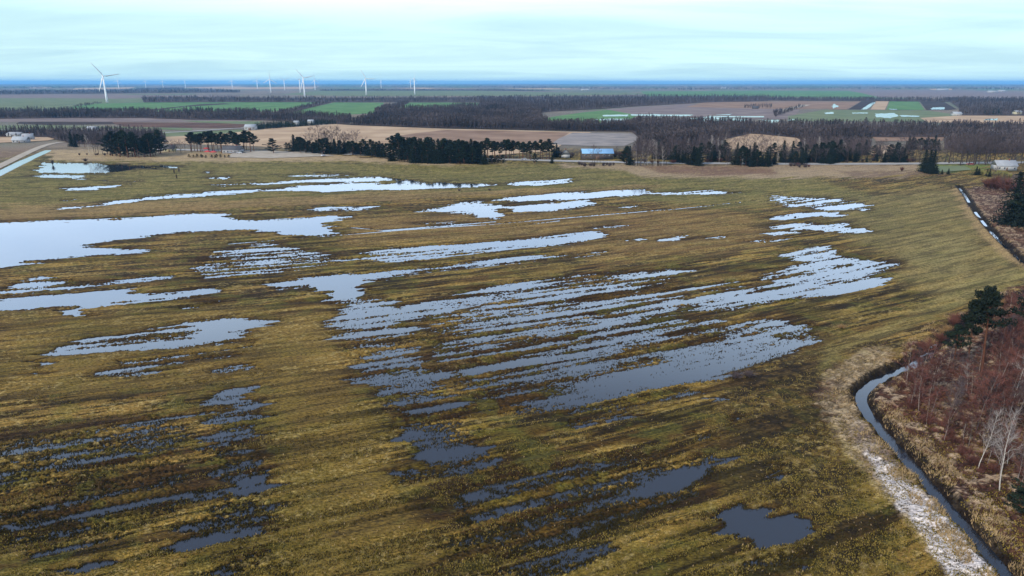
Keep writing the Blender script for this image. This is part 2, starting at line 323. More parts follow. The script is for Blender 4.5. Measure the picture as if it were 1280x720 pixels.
# colour zones: polygon, rgb (sRGB as the dry stuff looks), strength, feather
ZONE = [
 ([(-100,196),(700,205),(800,205),(1000,215),(1100,250),(900,262),(700,240),(400,250),(0,272),(-100,274)],(114,108,58),.7,14),
 ([(-100,262),(250,250),(450,243),(640,238),(830,232),(830,236),(640,244),(450,253),(260,264),(0,276),(-100,280)],(142,114,74),.7,4),
 ([(60,186),(230,186),(345,192),(440,196),(560,204),(640,206),(560,209),(440,203),(345,203),(230,203),(120,202),(60,200)],(165,142,108),.9,4),
 ([(700,206),(790,207),(960,206),(1145,205),(1190,216),(1100,222),(900,224),(800,222),(780,214),(700,210)],(152,130,102),.9,4),
 ([(800,208),(880,208),(960,210),(975,218),(900,221),(830,219)],(108,78,62),.8,5),
 ([(1050,215),(1180,214),(1170,219),(1060,220)],(92,66,55),.6,4),
 ([(430,270),(640,262),(900,262),(980,280),(960,310),(760,330),(640,300),(430,310)],(128,100,60),.55,20),
 ([(0,395),(420,385),(425,450),(470,540),(500,620),(560,725),(370,725),(350,600),(330,480),(0,500)],(116,94,44),.6,22),
 ([(900,450),(1040,420),(1060,560),(1100,720),(960,720),(900,600)],(58,45,24),.62,25),
 ([(1000,250),(1190,235),(1240,290),(1190,350),(1060,300)],(122,110,66),.7,20),
 ([(1150,290),(1260,310),(1285,350),(1180,380),(1120,350)],(132,118,72),.6,18),
 ([(1020,470),(1060,440),(1180,390),(1290,350),(1290,330),(1200,360),(1080,420),(1030,440)],(132,120,70),.6,12),
 ([(1190,236),(1220,240),(1250,275),(1290,320),(1290,345),(1250,320),(1215,285)],(150,124,84),.9,6),
 ([(1020,500),(1030,470),(1080,440),(1120,440),(1110,462),(1060,490),(1080,530),(1130,590),(1200,660),(1260,725),(1190,725),(1120,640),(1060,570)],(158,140,104),.85,7),
 ([(1085,572),(1108,580),(1132,606),(1190,655),(1246,708),(1256,728),(1190,728),(1160,680),(1118,618)],(228,222,224),1,4),
 ([(1060,520),(1080,530),(1130,590),(1110,600),(1070,560)],(135,128,125),.6,8),
 ([(-100,196),(45,188),(60,188),(10,216),(-100,262)],(120,105,72),.7,6),
 ([(-100,185),(50,180),(40,190),(-100,222)],(124,102,84),.9,4), ([(1150,205),(1260,205),(1200,216),(1150,213)],(104,118,56),.9,4),
]
ROUGH = [([(1195,240),(1260,225),(1400,225),(1400,330),(1290,335),(1250,300)],1.0), ([(1110,455),(1200,395),(1290,350),(1460,330),(1900,500),(1900,900),(1300,900),(1260,720),(1190,640),(1120,560),(1080,510),(1080,480)],1.0),
         ([(1015,500),(1030,460),(1110,430),(1120,462),(1075,490),(1100,540),(1160,600),(1290,740),(1200,740),(1060,560)],.8)]
DITCH_A = [g(*p) for p in [(1198,232),(1207,243),(1215,258),(1235,284),(1252,302),(1285,332),(1340,385)]]
DITCH_B = [g(*p) for p in [(1450,345),(1360,352),(1290,365),(1240,382),(1195,408),(1148,452),(1118,463),(1092,475),(1074,491),(1084,514),(1110,543),(1140,577),(1178,622),(1222,670),(1262,718),(1320,790),(1400,880)]]
def smooth_line(pts, it=2):
    for _ in range(it):
        q = [pts[0]]
        for a, b in zip(pts[:-1], pts[1:]):
            q += [(a[0]*.75+b[0]*.25, a[1]*.75+b[1]*.25), (a[0]*.25+b[0]*.75, a[1]*.25+b[1]*.75)]
        pts = q+[pts[-1]]
    return pts
DITCH_A = smooth_line(DITCH_A); DITCH_B = smooth_line(DITCH_B)
CANAL = smooth_line([g(*p) for p in [(-60,246),(0,216),(30,201),(64,186),(70,183)]])
def dline(X, Y, pts, maxd=12):
    d = np.full(X.shape, 99.0)
    P = np.array(pts); idx = np.nonzero((X > P[:,0].min()-maxd) & (X < P[:,0].max()+maxd) & (Y > P[:,1].min()-maxd) & (Y < P[:,1].max()+maxd))[0]
    x = X[idx]; y = Y[idx]; dd = np.full(len(idx), 99.0)
    for (ax, ay), (bx, by) in zip(pts[:-1], pts[1:]):
        ex, ey = bx-ax, by-ay; t = np.clip(((x-ax)*ex+(y-ay)*ey)/(ex*ex+ey*ey+1e-9), 0, 1)
        dd = np.minimum(dd, np.hypot(x-ax-t*ex, y-ay-t*ey))
    d[idx] = dd; return d

# ------------------------------------------------------------------ ground sheet
def build_ground():
    rows = list(np.arange(820, 206, -0.55)) + list(np.arange(206, 150, -1.0)) + list(np.arange(150, 108, -1.5))
    Ys = []
    for v in rows:
        b = -(v-360)/FPX; t = CAMZ/(SP-b*CP); Ys.append((CP+b*SP)*t)
    Ys = [-400., -100., 10., 35.] + [y for y in Ys] ; Ys += [14000, 20000, 30000, 45000]
    Ys = np.array(sorted(Ys))
    sl = np.arange(-130, 1411, 1.3); sl = (sl-640)/FPX
    sl = np.concatenate([[-9, -5, -3, -1.8, -1.2], sl, [1.2, 1.8, 3, 5, 9]])
    D = np.maximum(Ys*CP + CAMZ*SP, 30.0)
    X = (D[:, None]*sl[None, :]).ravel(); Y = np.repeat(Ys, len(sl))
    nr, nc = len(Ys), len(sl)
    U, V = px(X, np.maximum(Y, 20)); U = np.where(Y < 25, -9999, U)
    near = (Y > 25) & (Y < 700)
    p = Y - .42*X - .0005*X*X; q = X
    p = np.where(near, p, 0.0)
    # ragged shores: look the traced map up through an uneven grain that follows the furrows
    w1 = fbm(p/2.2, q/16, 3, 3)-.5; w2 = fbm(p/1.5, q/6, 11, 3)-.5
    dpx = FPX/np.maximum(depth(X, Y), 50)
    w3 = fbm(p/1.25, q/38, 191, 2)-.5; w4 = fbm(p/4, q/30, 197, 2)-.5
    Uw = U + w2*10 + (w3*30 + w4*26)*np.clip(dpx/3.2, .5, 1.6) + (vn(X/1.1, Y/1.1, 77)-.5)*dpx*1.6
    Vw = V + w1*np.clip(dpx*1.0, 1.5, 8) + (vn(X/.9, Y/.9, 78)-.5)*dpx*.5
    Wt = np.zeros(len(X)); damp = np.zeros(len(X))
    for pts, w, fe in WET:
        if w < .88: w = min(.9, w + .09)
        idx, m = pmask(Uw, Vw, pts, fe*1.9)
        if m is not None: Wt[idx] = np.maximum(Wt[idx], w*m)
        idx, m = pmask(Uw, Vw, pts, fe*2+18)
        if m is not None: damp[idx] = np.maximum(damp[idx], m)
    for pts, hw, w in LINES:
        poly = [(a, b-hw) for a, b in pts] + [(a, b+hw) for a, b in pts[::-1]]
        idx, m = pmask(U, V, poly, 1.5)
        if m is not None: Wt[idx] = np.maximum(Wt[idx], w*m)
    fur = fbm(p/2.3, q/28, 21, 2)-.5 + 0.15*np.sin(p*2*math.pi/4.9 + 3*vn(q/60, p/60, 5))*vn(q/22, p/9, 6)
    tus = fbm(X/.55, Y/.55, 31, 3)-.5
    big = fbm(X/26, Y/18, 41, 3)-.5
    grain = fbm(p/.9, q/5.5, 51, 3)-.5
    mid = sstep(.25, .55, Wt)*(1-sstep(.95, 1.0, Wt))
    vt = fbm(X/.42, Y/.42, 131, 2)-.5; gr2 = fbm(p/.55, q/3.2, 137, 3)-.5
    H = 0.355 - 0.64*Wt + fur*(0.30+.85*mid)*(1-.5*sstep(.9, 1, Wt)) + grain*(.12+.30*mid) + gr2*.34*mid + tus*(.10+.16*mid) + vt*(.07+.62*mid) + big*.14*(1-Wt)
    H = H + (fbm(X/11, Y/7, 241, 3)-.5)*.42*mid
    H = np.where(Wt > .97, np.minimum(H, .02), H)
    # keep dry land above the flood except where traced
    dryfloor = 0.03 + 0.05*vn(X/2, Y/2, 9) + np.maximum(tus, 0)*.06
    H = np.where(Wt < .5, np.maximum(H, dryfloor*np.clip((.52-Wt)*8, 0, 1) - .2*np.clip((Wt-.4)*8, 0, 1)), H)
    rough = np.zeros(len(X)); n_a = fbm(X/3.1, Y/3.1, 151, 3); n_b = fbm(X/3.1, Y/3.1, 161, 3)
    for pts, w in ROUGH:
        idx, m = pmask(U+(n_a-.5)*34, V+(n_b-.5)*26, pts, 7)
        if m is not None: rough[idx] = np.maximum(rough[idx], w*m)
    clump = fbm(X/1.6, Y/1.6, 61, 3)-.5
    H = H*(1-rough) + rough*(0.42 + clump*1.3 + tus*.35)
    da = dline(X, Y, DITCH_A, 14); db = dline(X, Y, DITCH_B, 14)
    dd = np.minimum(da*1.15, db) + clump*.7*np.clip(rough+.3,0,1)
    bank = sstep(.55, 2.3, dd)
    bot = -1.25 + .95*sstep(.42, .58, vn(X/13, Y/13, 231))*((da < db) | (Y > 150))
    H = H*bank + (1-bank)*bot + np.exp(-((dd-3.6)/1.3)**2)*.28
    dc = dline(X, Y, CANAL, 20)
    bc = sstep(2.6, 5.0, dc); H = H*bc + (1-bc)*(-.5)
    H = np.where(near, H, 0.25)
    fade = sstep(560, 690, Y); H = H*(1-fade) + .25*fade
    H = np.where((Y > 40) & (Y < 700) & near, H, 0.25)
    H = np.where((np.abs(U-640) > 790), np.maximum(H, .25), H)
    # --- colours
    def C(r, g_, b): return np.array(lin(r, g_, b)[:3])
    n1 = fbm(p/3.2, q/22, 71, 4); n2 = fbm(X/9, Y/7, 81, 3); n3 = fbm(X/.8, Y/.8, 91, 2); n4 = fbm(X/40, Y/30, 95, 3); n5 = fbm(p/1.3, q/10, 97, 3)
    a = sstep(.38, .62, n1)[:, None]; b = sstep(.40, .64, n2)[:, None]; c = sstep(.42, .62, n4)[:, None]
    col = C(78, 58, 22)*(1-a) + C(146, 117, 56)*a
    col = col*(1-.55*b) + C(88, 78, 27)*.55*b
    col = col*(1-.35*c) + C(120, 90, 50)*.35*c
    nodk = np.zeros(len(X))
    for pts, rgb, st, fe in ZONE:
        idx, m = pmask(U + (n1-.5)*30, V + (n1-.5)*6*np.clip(dpx,.6,4), pts, fe)
        if m is not None:
            nodk[idx] = np.maximum(nodk[idx], m*(1 if st >= .85 or rgb[2] > 120 else .55))
            k = (m*st)[:, None]; col[idx] = col[idx]*(1-k) + C(*rgb)*k*(0.72+.56*n5[idx])[:, None]
    n6 = fbm(p/.7, q/14, 141, 2)
    dk = np.maximum(sstep(.50, .36, n5), sstep(.42, .26, n6))[:, None]*(1-.9*nodk[:, None]); col = col*(1-.85*dk) + C(29, 22, 11)*.85*dk
    st_ = sstep(.56, .74, n3)[:, None]*sstep(.4, .6, n1)[:, None]; col = col*(1-.45*st_) + C(168, 146, 92)*.45*st_
    k = (sstep(.12, .5, damp)*sstep(.62, .40, fbm(p/2.6, q/17, 171, 3) + .12*(n3-.5))*.72*(Y < 560))[:, None]; col = col*(1-k) + C(50, 33, 17)*k
    idx, m = pmask(U+(n1-.5)*60, V+(n2-.5)*40, [(900,480),(960,440),(1035,450),(1050,560),(1100,640),(1150,735),(1000,735),(985,640),(930,600)], 30)
    if m is not None:
        k = (m*.8*sstep(.56, .42, fbm(X[idx]/1.3, Y[idx]/1.3, 211, 3)))[:, None]; col[idx] = col[idx]*(1-k) + C(30, 23, 14)*k
    mo = (sstep(.55, .68, fbm(X/5, Y/4, 181, 4))*.32*(1-nodk))[:, None]; col = col*(1-mo) + C(98, 98, 40)*mo
    # dead, soaked grass near the waterline
    wet = sstep(.20, .02, H)*sstep(.04, .38, Wt + .1*vn(X/3, Y/3, 4)); k = (.82*wet)[:, None]
    col = col*(1-k) + C(44, 31, 16)*k
    k = sstep(.0, -.12, H)[:, None]; col = col*(1-k) + C(40, 34, 26)*k
    if rough.any():
        f = sstep(.0, .2, clump + .5*tus)[:, None]; rc = C(70, 47, 40)*(1-f) + C(160, 137, 112)*f
        f2 = sstep(.5, .62, n2)[:, None]; rc = rc*(1-.45*f2) + C(96, 58, 46)*.45*f2
        k = (rough*np.where(rough > .85, .9, .6))[:, None]; col = col*(1-k) + rc*k
    idx, m = pmask(U+(n_a-.5)*22, V+(n_b-.5)*16, [(1082,568),(1106,578),(1130,604),(1188,652),(1244,704),(1262,730),(1188,730),(1156,682),(1114,622)], 6)
    if m is not None:
        k = (m*(.35+.65*sstep(.36, .5, fbm(X[idx]/1.1, Y[idx]/1.1, 221, 3))))[:, None]; col[idx] = col[idx]*(1-k) + C(184, 175, 168)*k*(.8+.4*n3[idx])[:, None]
    k = (sstep(2.9, 1.9, dd + (tus)*1.5)*.92)[:, None]; col = col*(1-k) + C(27, 22, 17)*k  # shade of the ditch banks painted into the colour along the channel
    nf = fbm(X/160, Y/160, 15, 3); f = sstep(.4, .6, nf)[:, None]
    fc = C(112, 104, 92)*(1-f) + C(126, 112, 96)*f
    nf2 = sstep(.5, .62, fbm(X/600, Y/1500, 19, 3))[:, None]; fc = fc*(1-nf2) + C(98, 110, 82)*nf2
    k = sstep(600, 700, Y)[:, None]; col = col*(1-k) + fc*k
    # standing tufts: real blades on the nearer, drier ground
    rg = np.random.default_rng(5)
    ok = np.nonzero((Y > 60) & (Y < 260) & (H > -.13) & (np.abs(U-640) < 760) & (dd > 1.6) & (Wt < .97) & (rg.random(len(X)) < np.clip((V-330)/300, .05, 1)))[0]
    for nm, cnt, hh, mm, test in (('grass', 90000, .17, 'tuft', n1 > .44), ('dead_grass', 3500, .2, 'paletuft', (n3 > .55)), ('flooded_sedge', 70000, .2, 'darktuft', (H < .03)), ('dark_sedge', 30000, .2, 'darktuft', (n5 < .47))):
        o2 = ok[(test & ((H > .04) | (nm == 'flooded_sedge')))[ok]]; o2 = rg.choice(o2, min(cnt, len(o2)), replace=False)
        c = np.stack([X[o2]+rg.normal(0, .12, len(o2)), Y[o2]+rg.normal(0, .12, len(o2)), np.maximum(H[o2], 0)-.03], 1); TV = []
        for k in range(3):
            az = rg.random(len(o2))*6.283; h_ = hh*(.5+rg.random(len(o2))); r_ = h_*(.3+.5*rg.random(len(o2)))
            sd = np.stack([-np.sin(az), np.cos(az), 0*az], 1)*(.05+.04*rg.random(len(o2)))[:, None]
            e_ = c + np.stack([np.cos(az)*r_, np.sin(az)*r_, h_], 1); TV.append(np.stack([c-sd, c+sd, e_], 1))
        TV = np.concatenate(TV).reshape(-1, 3)
        tag(link(nm, raw_mesh(nm, TV, np.arange(len(TV)).reshape(-1, 3), M[mm])), kind='stuff')
    o2 = np.nonzero((Y > 60) & (Y < 420) & (H > -.7) & (np.abs(U-640) < 780) & (dd > 1.0) & (dd < 5.5) & (n_a > .52))[0]
    o2 = rg.choice(o2, min(5000, len(o2)), replace=False); c = np.stack([X[o2], Y[o2], H[o2]-.03], 1); TV = []
    for k in range(3):
        az = rg.random(len(o2))*6.283; h_ = .5*(.4+rg.random(len(o2))); r_ = h_*(.4+.6*rg.random(len(o2)))
        sd = np.stack([-np.sin(az), np.cos(az), 0*az], 1)*.05; e_ = c + np.stack([np.cos(az)*r_, np.sin(az)*r_, h_], 1); TV.append(np.stack([c-sd, c+sd, e_], 1))
    TV = np.concatenate(TV).reshape(-1, 3); tag(link('reeds', raw_mesh('reeds', TV, np.arange(len(TV)).reshape(-1, 3), M['paletuft'])), kind='stuff')
    verts = np.stack([X, Y, H], 1)
    i = np.arange(nr-1)[:, None]*nc; j = np.arange(nc-1)[None, :]
    a0 = (i+j).ravel(); F = np.stack([a0, a0+1, a0+nc+1, a0+nc], 1)
    me = raw_mesh('ground', verts, F, M['ground'], smooth=True)
    at = me.attributes.new('soil_and_shade', 'FLOAT_COLOR', 'POINT')
    at.data.foreach_set('color', np.concatenate([np.clip(col, .004, .9), np.ones((len(col), 1))], 1).astype(np.float32).ravel())
    tag(link('ground', me), kind='structure')
build_ground()

def sheet(name, pts, z, m, kind='structure', label=None):
    me = raw_mesh(name, [(x, y, z) for x, y in pts], [tuple(range(len(pts)))], m); me.flip_normals() if me.polygons[0].normal.z < 0 else None
    return tag(link(name, me), label=label, kind=kind)
def strip(name, pts, w, z, m, kind='structure'):
    V = []; F = []
    for i, p in enumerate(pts):
        a = Vector(pts[max(i-1, 0)]); b = Vector(pts[min(i+1, len(pts)-1)]); d = (b-a).normalized(); n = Vector((-d.y, d.x))
        ww = w[i] if isinstance(w, list) else w
        V += [(p[0]+n.x*ww/2, p[1]+n.y*ww/2, z), (p[0]-n.x*ww/2, p[1]-n.y*ww/2, z)]
        if i: F.append((2*i-2, 2*i-1, 2*i+1, 2*i))
    return tag(link(name, raw_mesh(name, V, F, m)), kind=kind)

# flood water: one level sheet at z = 0, the meadow rises through it
fx = [g(*p) for p in [(-200, 640), (-200, 199), (300, 199), (800, 203), (1140, 226), (1150, 300), (1140, 345), (1045, 420), (1000, 470), (1020, 560), (1035, 640), (1060, 790), (-200, 790)]]
sheet('flood_water', fx, 0.0, M['water'])
strip('ditch_water', DITCH_A, 1.3, -0.62, M['ditchwater'])
strip('ditch_water', DITCH_B, 2.1, -0.72, M['ditchwater'])

# ------------------------------------------------------------------ fields, roads beyond the meadow
def fm(name, c, c2=None, scale=.02, var=.15): 
    c = lin(*c); return mat(name, c, 1.0, var, scale, spec=.1, col2=lin(*c2) if c2 else None)
M['green'] = fm('winter_wheat', (84,124,74), (106,138,86)); M['dullgreen'] = fm('dull_pasture', (104,120,84), (122,128,96))
M['tan'] = fm('stubble', (176,146,116), (196,168,136)); M['brown'] = fm('brown_stubble', (134,106,86), (156,128,106))
M['plough'] = fm('ploughed_soil', (58,48,44), (76,62,56)); M['palegrey'] = fm('pale_stubble', (132,126,124), (158,148,140), scale=.05)
M['mauve'] = fm('fallow', (122,108,106), (140,124,116)); M['road'] = fm('asphalt', (158,156,152), (176,172,166), .2, .1)
M['litter'] = fm('leaf_litter', (72,60,58), (92,76,68)); M['gravel'] = fm('gravel', (168,156,138), (186,174,158), .2, .1); M['redbrown'] = fm('red_soil', (92,66,58), (110,82,68))
zi = [0.40]
def field(name, m, pts):
    zi[0] += .012; sheet(name, [g(*p) for p in pts], zi[0], M[m])
FIELDS = [
 ('pasture','mauve',[(-60,117),(60,117),(180,119),(300,120),(300,122),(180,122),(100,125),(-60,126)]),
 ('pasture','dullgreen',[(-60,121),(60,122),(180,124),(180,127),(100,130),(-60,131)]),
 ('wheat_field','green',[(80,134),(120,129.5),(190,128.5),(345,129),(400,129.5),(340,141),(230,141),(170,139),(110,138.5)]),
 ('fallow_strip','plough',[(172,139),(250,131),(280,130),(290,131),(230,134),(185,139.5)]),
 ('pasture','dullgreen',[(-60,131),(95,131),(85,135),(-60,138)]),
 ('wheat_field','green',[(352,144),(385,137),(418,129.5),(480,130),(475,138),(464,143.5),(400,146),(360,145.5)]),
 ('wheat_field','green',[(490,140),(512,130),(560,130),(600,130.5),(598,133),(560,137),(530,139)]),
 ('pasture','dullgreen',[(400,114.5),(560,114.5),(700,117),(860,118),(700,121.5),(560,121.5),(440,121.5),(350,119.5)]),
 ('wheat_field','green',[(800,115.5),(960,114),(1060,113.5),(1110,121),(1000,122),(900,121),(810,121.5)]),
 ('fallow_field','mauve',[(1060,112),(1200,112),(1290,113),(1340,120),(1290,122),(1180,121),(1100,121.5)]),
 ('stubble_strip','mauve',[(-60,148),(150,146),(240,150),(320,151),(300,154),(200,153),(60,152),(-60,151)]),
 ('ploughed_strip','plough',[(25,151.5),(140,152.5),(150,155.5),(60,156),(20,154)]),
 ('ploughed_strip','redbrown',[(140,153),(240,154.5),(310,156),(300,161),(240,160.5),(160,159),(145,156)]),
 ('pasture','dullgreen',[(-60,156),(60,156.5),(160,159),(240,161),(240,164),(120,159.5),(-60,160)]),
 ('pasture','dullgreen',[(225,151.5),(330,153),(320,157),(300,156),(250,154)]),
 ('olive_field','dullgreen',[(180,164),(240,166),(300,163),(310,166),(260,170),(200,172),(170,168)]),
 ('stubble_field','tan',[(300,166),(316,163.5),(420,156.5),(436,158),(500,160.5),(560,163),(640,164.5),(700,166),(740,167),(720,172),(690,190),(560,200),(440,195),(380,188),(320,184),(260,182),(190,180),(200,172),(260,170)]),
 ('brown_field','brown',[(480,174),(520,168),(560,164),(640,165.5),(712,167.5),(690,181),(600,180),(520,178)]),
 ('pale_field','palegrey',[(688,182),(700,174),(716,167.5),(806,168.5),(800,176),(780,184),(730,184)]),
 ('wheat_field','green',[(676,151),(692,147.5),(730,142),(762,139),(800,142),(795,147),(785,152),(740,158),(690,158)]),
 ('olive_field','mauve',[(755,138),(860,131),(1000,137),(990,150),(880,148),(800,146)]),
 ('stubble_field','brown',[(858,135),(880,129),(1000,127),(1065,127),(1050,136),(960,137)]),
 ('pasture','dullgreen',[(985,146),(1030,137.5),(1160,137.5),(1200,143),(1150,152),(1030,152),(985,152)]),
 ('fallow_strip','brown',[(1040,128),(1076,126.5),(1058,137),(1036,137)]),
 ('ploughed_strip','plough',[(1077,126.5),(1094,126.3),(1080,137),(1060,137)]),
 ('fallow_strip','tan',[(1095,126.3),(1111,126.2),(1106,137),(1088,137)]),
 ('wheat_field','green',[(1112,126.2),(1148,126.2),(1156,137),(1108,137)]),
 ('ploughed_strip','plough',[(1150,126.2),(1180,126.4),(1196,135.5),(1185,136.5),(1158,137)]),
 ('stubble_field','tan',[(1150,147),(1200,143.5),(1290,143),(1340,144),(1340,155),(1280,155),(1160,152.5)]),
 ('stubble_field','tan',[(905,176),(930,168),(990,171),(1010,180),(990,190),(940,192),(905,186)]),
 ('stubble_field','tan',[(1090,183),(1120,182),(1118,192),(1088,194)]), ('clearing','brown',[(1090,171),(1180,171),(1178,176),(1095,177)]),
 ('stubble_field','tan',[(-60,168),(70,168),(78,172),(60,176),(-60,181)]),
 ('distant_field','tan',[(35,108.5),(66,108.5),(60,109.5),(38,109.6)]), ('distant_field','tan',[(95,109.5),(170,109),(160,111),(90,111.5)]),
 ('distant_field','tan',[(225,110),(290,108.5),(310,110),(400,109.5),(390,112.5),(290,112.5)]), ('distant_field','tan',[(495,112),(530,111),(545,112.5),(600,112.5),(560,113.3)]),
 ('distant_field','tan',[(625,112.5),(690,111.5),(725,112.5),(690,113.5)]), ('distant_field','tan',[(740,110.2),(760,110),(752,110.9)]), ('distant_field','tan',[(1160,110),(1190,109.3),(1190,111.3),(1165,111.5)]),
 ('lawn','dullgreen',[(1160,209),(1205,208),(1215,213),(1180,216),(1165,214)]),
]
for f in FIELDS: field(*f)
def pool(pts):
    zi[0] += .004; q = []
    for i, a in enumerate(pts):
        b = pts[(i+1) % len(pts)]
        for k in range(6):
            f = k/6; q.append((a[0]+(b[0]-a[0])*f + random.uniform(-1.1, 1.1), a[1]+(b[1]-a[1])*f + random.uniform(-.28, .28)))
    sheet('flooded_hollow', [g(*p) for p in q], zi[0]+.05, M['water'])
for pts in [[(750,151),(765,150),(787,150.5),(784,154.5),(764,155.5),(752,154)], [(752,145.5),(786,145),(784,147.2),(754,147.5)], [(700,157),(722,156.5),(735,158),(715,160)], [(732,152.5),(748,151),(746,153)],
            [(788,144.5),(820,144.5),(866,145),(862,146.8),(790,146.6)], [(860,150),(884,147),(905,149),(935,150),(930,153),(900,152.5),(880,153.5)], [(888,145),(915,143.8),(912,145.4)], [(885,146.3),(956,146.3),(955,147.9),(886,147.7)],
            [(948,151),(956,151),(953,158),(948,164),(951,164),(958,151)], [(960,151),(974,151),(972,155),(960,155)], [(942,160),(966,160),(964,162),(943,162)], [(1094,142.2),(1118,141.4),(1124,145),(1112,148),(1094,146.5)], [(1064,141),(1085,141),(1084,142.2),(1066,142.2)],
            [(1086,130),(1092,127.5),(1094,127.8),(1084,137),(1077,137)], [(1112,136),(1122,136),(1121,137),(1113,137)], [(1164,134),(1180,133),(1181,136),(1164,136.4)], [(1030,141.5),(1042,140.5),(1042,143),(1032,143)],
            [(1232,147.5),(1248,147),(1246,149.5),(1230,149.5)], [(1125,144),(1150,144.5),(1148,146),(1126,146)], [(1042,130),(1048,133.5),(1042,136),(1040,133)], [(985,150.5),(993,150),(992,152),(985,152)],[(800,172),(806,171.5),(806,173.5),(801,173.5)]]:
    pool(pts)
strip('highway', smooth_line([g(*p) for p in [(150,186),(260,189),(345,191),(440,194),(560,199),(640,201),(720,203),(800,204.5),(900,205.5),(1000,206),(1080,205.5),(1145,205),(1400,201)]]), 12, .62, M['road'])
strip('gravel_track', smooth_line([g(*p) for p in [(-80,250),(-20,217),(0,208),(22,197),(45,186),(62,180),(80,177.5),(110,176)]]), 7, .60, M['gravel'])
strip('country_road', [g(*p) for p in [(978,140),(985,137.3),(1008,131.5)]], 22, .93, M['gravel'])
strip('country_lane', [g(*p) for p in [(150,170),(200,167),(240,165.2),(290,162),(316,161)]], 12, .92, M['road'])
strip('country_lane', [g(*p) for p in [(40,171),(70,172),(110,174)]], 10, .92, M['gravel'])
zi[0] += .02; sheet('yard', [g(*p) for p in [(285,198),(292,190.5),(345,190),(380,192),(420,196),(340,199)]], .66, M['gravel'])
strip('canal_water', CANAL, 7, 0.02, M['water'])

# ------------------------------------------------------------------ haze
hz = MB(); hz.box((0, 22000, 66), (110000, 48000, 138)); me = hz.mesh('haze', None)
hm = bpy.data.materials.new('haze'); hm.use_nodes = True; hn = hm.node_tree.nodes; hn.clear()
ho = hn.new('ShaderNodeOutputMaterial'); hv = hn.new('ShaderNodeVolumePrincipled')
hv.inputs['Color'].default_value = (0.20, 0.56, 1.0, 1); hv.inputs['Density'].default_value = 0.00005; hv.inputs['Anisotropy'].default_value = 0.0
hm.node_tree.links.new(hv.outputs[0], ho.inputs['Volume'])
me.materials.clear(); me.materials.append(hm); tag(link('haze', me), kind='stuff')

# ------------------------------------------------------------------ trees
M['bark'] = mat('dark_bark', lin(70,58,52), .95, .3, 3, obj=True); M['greybark'] = mat('grey_bark', lin(134,120,112), .9, .3, 3, obj=True); M['pinebark'] = mat('pine_bark', lin(96,62,46), .95, .3, 2)
M['birchbark'] = mat('birch_bark', lin(186,178,168), .8, .25, 4); M['twig'] = mat('grey_twigs', lin(86,74,74), .95, .25, .8, obj=True)
M['redtwig'] = mat('red_brown_twigs', lin(104,66,57), .95, .3, .6, obj=True); M['birchtwig'] = mat('birch_twigs', lin(150,140,134), .95, .25, .8)
M['needle'] = mat('needles', (0.008,0.014,0.008), .9, .4, .7, obj=True); M['needle2'] = mat('pine_needles', (0.010,0.018,0.009), .9, .45, .6, obj=True)
M['yellowbush'] = mat('willow_twigs', lin(150,146,84), .95, .3, .8)
M['strawtwig'] = mat('straw_twigs', lin(150,120,80), .95, .3, .8)
M['farwood'] = mat('bare_wood', lin(62,55,56), .95, .45, .012, col2=lin(104,91,88)); M['farconifer'] = mat('far_conifers', (0.014,0.022,0.014), .95, .4, .03)

class TB:  # triangle soup
    def __init__(s, seed): s.V = []; s.r = np.random.default_rng(seed)
    def sliver(s, a, b, w):
        d = b-a; n = np.cross(d, s.r.normal(size=3)); n /= np.linalg.norm(n)+1e-9
        s.V += [a-n*w/2, a+n*w/2, b]
    def leaf(s, c, sz):
        a = s.r.normal(size=3); a /= np.linalg.norm(a); b = np.cross(a, s.r.normal(size=3)); b /= np.linalg.norm(b)
        s.V += [c+a*sz, c-a*sz*.5+b*sz*.6, c-a*sz*.5-b*sz*.6]
    def mesh(s, name, m):
        V = np.array(s.V); return raw_mesh(name, V, np.arange(len(V)).reshape(-1, 3), m)
def limb(mb, p, d, L, r0, r, steps=4, bend=.15, n=5):
    pts = [np.array(p)]; rad = [r0]; d = np.array(d, float)
    for i in range(steps):
        d = d + r.normal(size=3)*bend; d /= np.linalg.norm(d); pts.append(pts[-1]+d*L/steps); rad.append(r0*(1-(i+1)/steps*.85))
    mb.tube([tuple(q) for q in pts], rad, n, caps=False); return pts, d
def bare_tree(seed, twig, bark, slim=.30, tw=450, base=.25, H=10.0, tr=.11, up=.9, wid=.035):
    r = np.random.default_rng(seed); mb = MB(); tb = TB(seed)
    tp, _ = limb(mb, (0,0,-.3), (0,0,1), H*.95, tr, r, 7, .045, 6)
    tips = []
    nb = 16
    for i in range(nb):
        f = base + (1-base)*(i+.5)/nb*.95; k = f*7; j = min(int(k), 6); p = tp[j]*(1-(k-j))+tp[j+1]*(k-j)
        az = i*2.4 + r.random(); u = up*(.7+.6*r.random()); Lb = H*slim*(1.15-f)*(.75+.5*r.random())*1.1
        pts, d = limb(mb, p, (math.cos(az), math.sin(az), u), Lb, tr*.38*(1.1-f), r, 3, .18, 3)
        for q in range(3):
            s0 = pts[1+q % 3]; d2 = d + r.normal(size=3)*.5; d2[2] += .25; d2 /= np.linalg.norm(d2)
            e = s0 + d2*Lb*.45; tb.sliver(s0, e, wid*1.8); tips.append((s0, d2, Lb*.5))
        tips.append((pts[2], d, Lb*.6))
    for i in range(tw):
        s0, d, Ll = tips[r.integers(len(tips))]
        a = s0 + d*Ll*r.random(); dd = d + r.normal(size=3)*.55; dd[2] += .3; dd /= np.linalg.norm(dd)
        tb.sliver(a, a+dd*H*(.05+.07*r.random()), wid*(.6+.6*r.random()))
    return ('trunk', mb.mesh('trunk', M[bark], True)), ('twigs', tb.mesh('twigs', M[twig]))
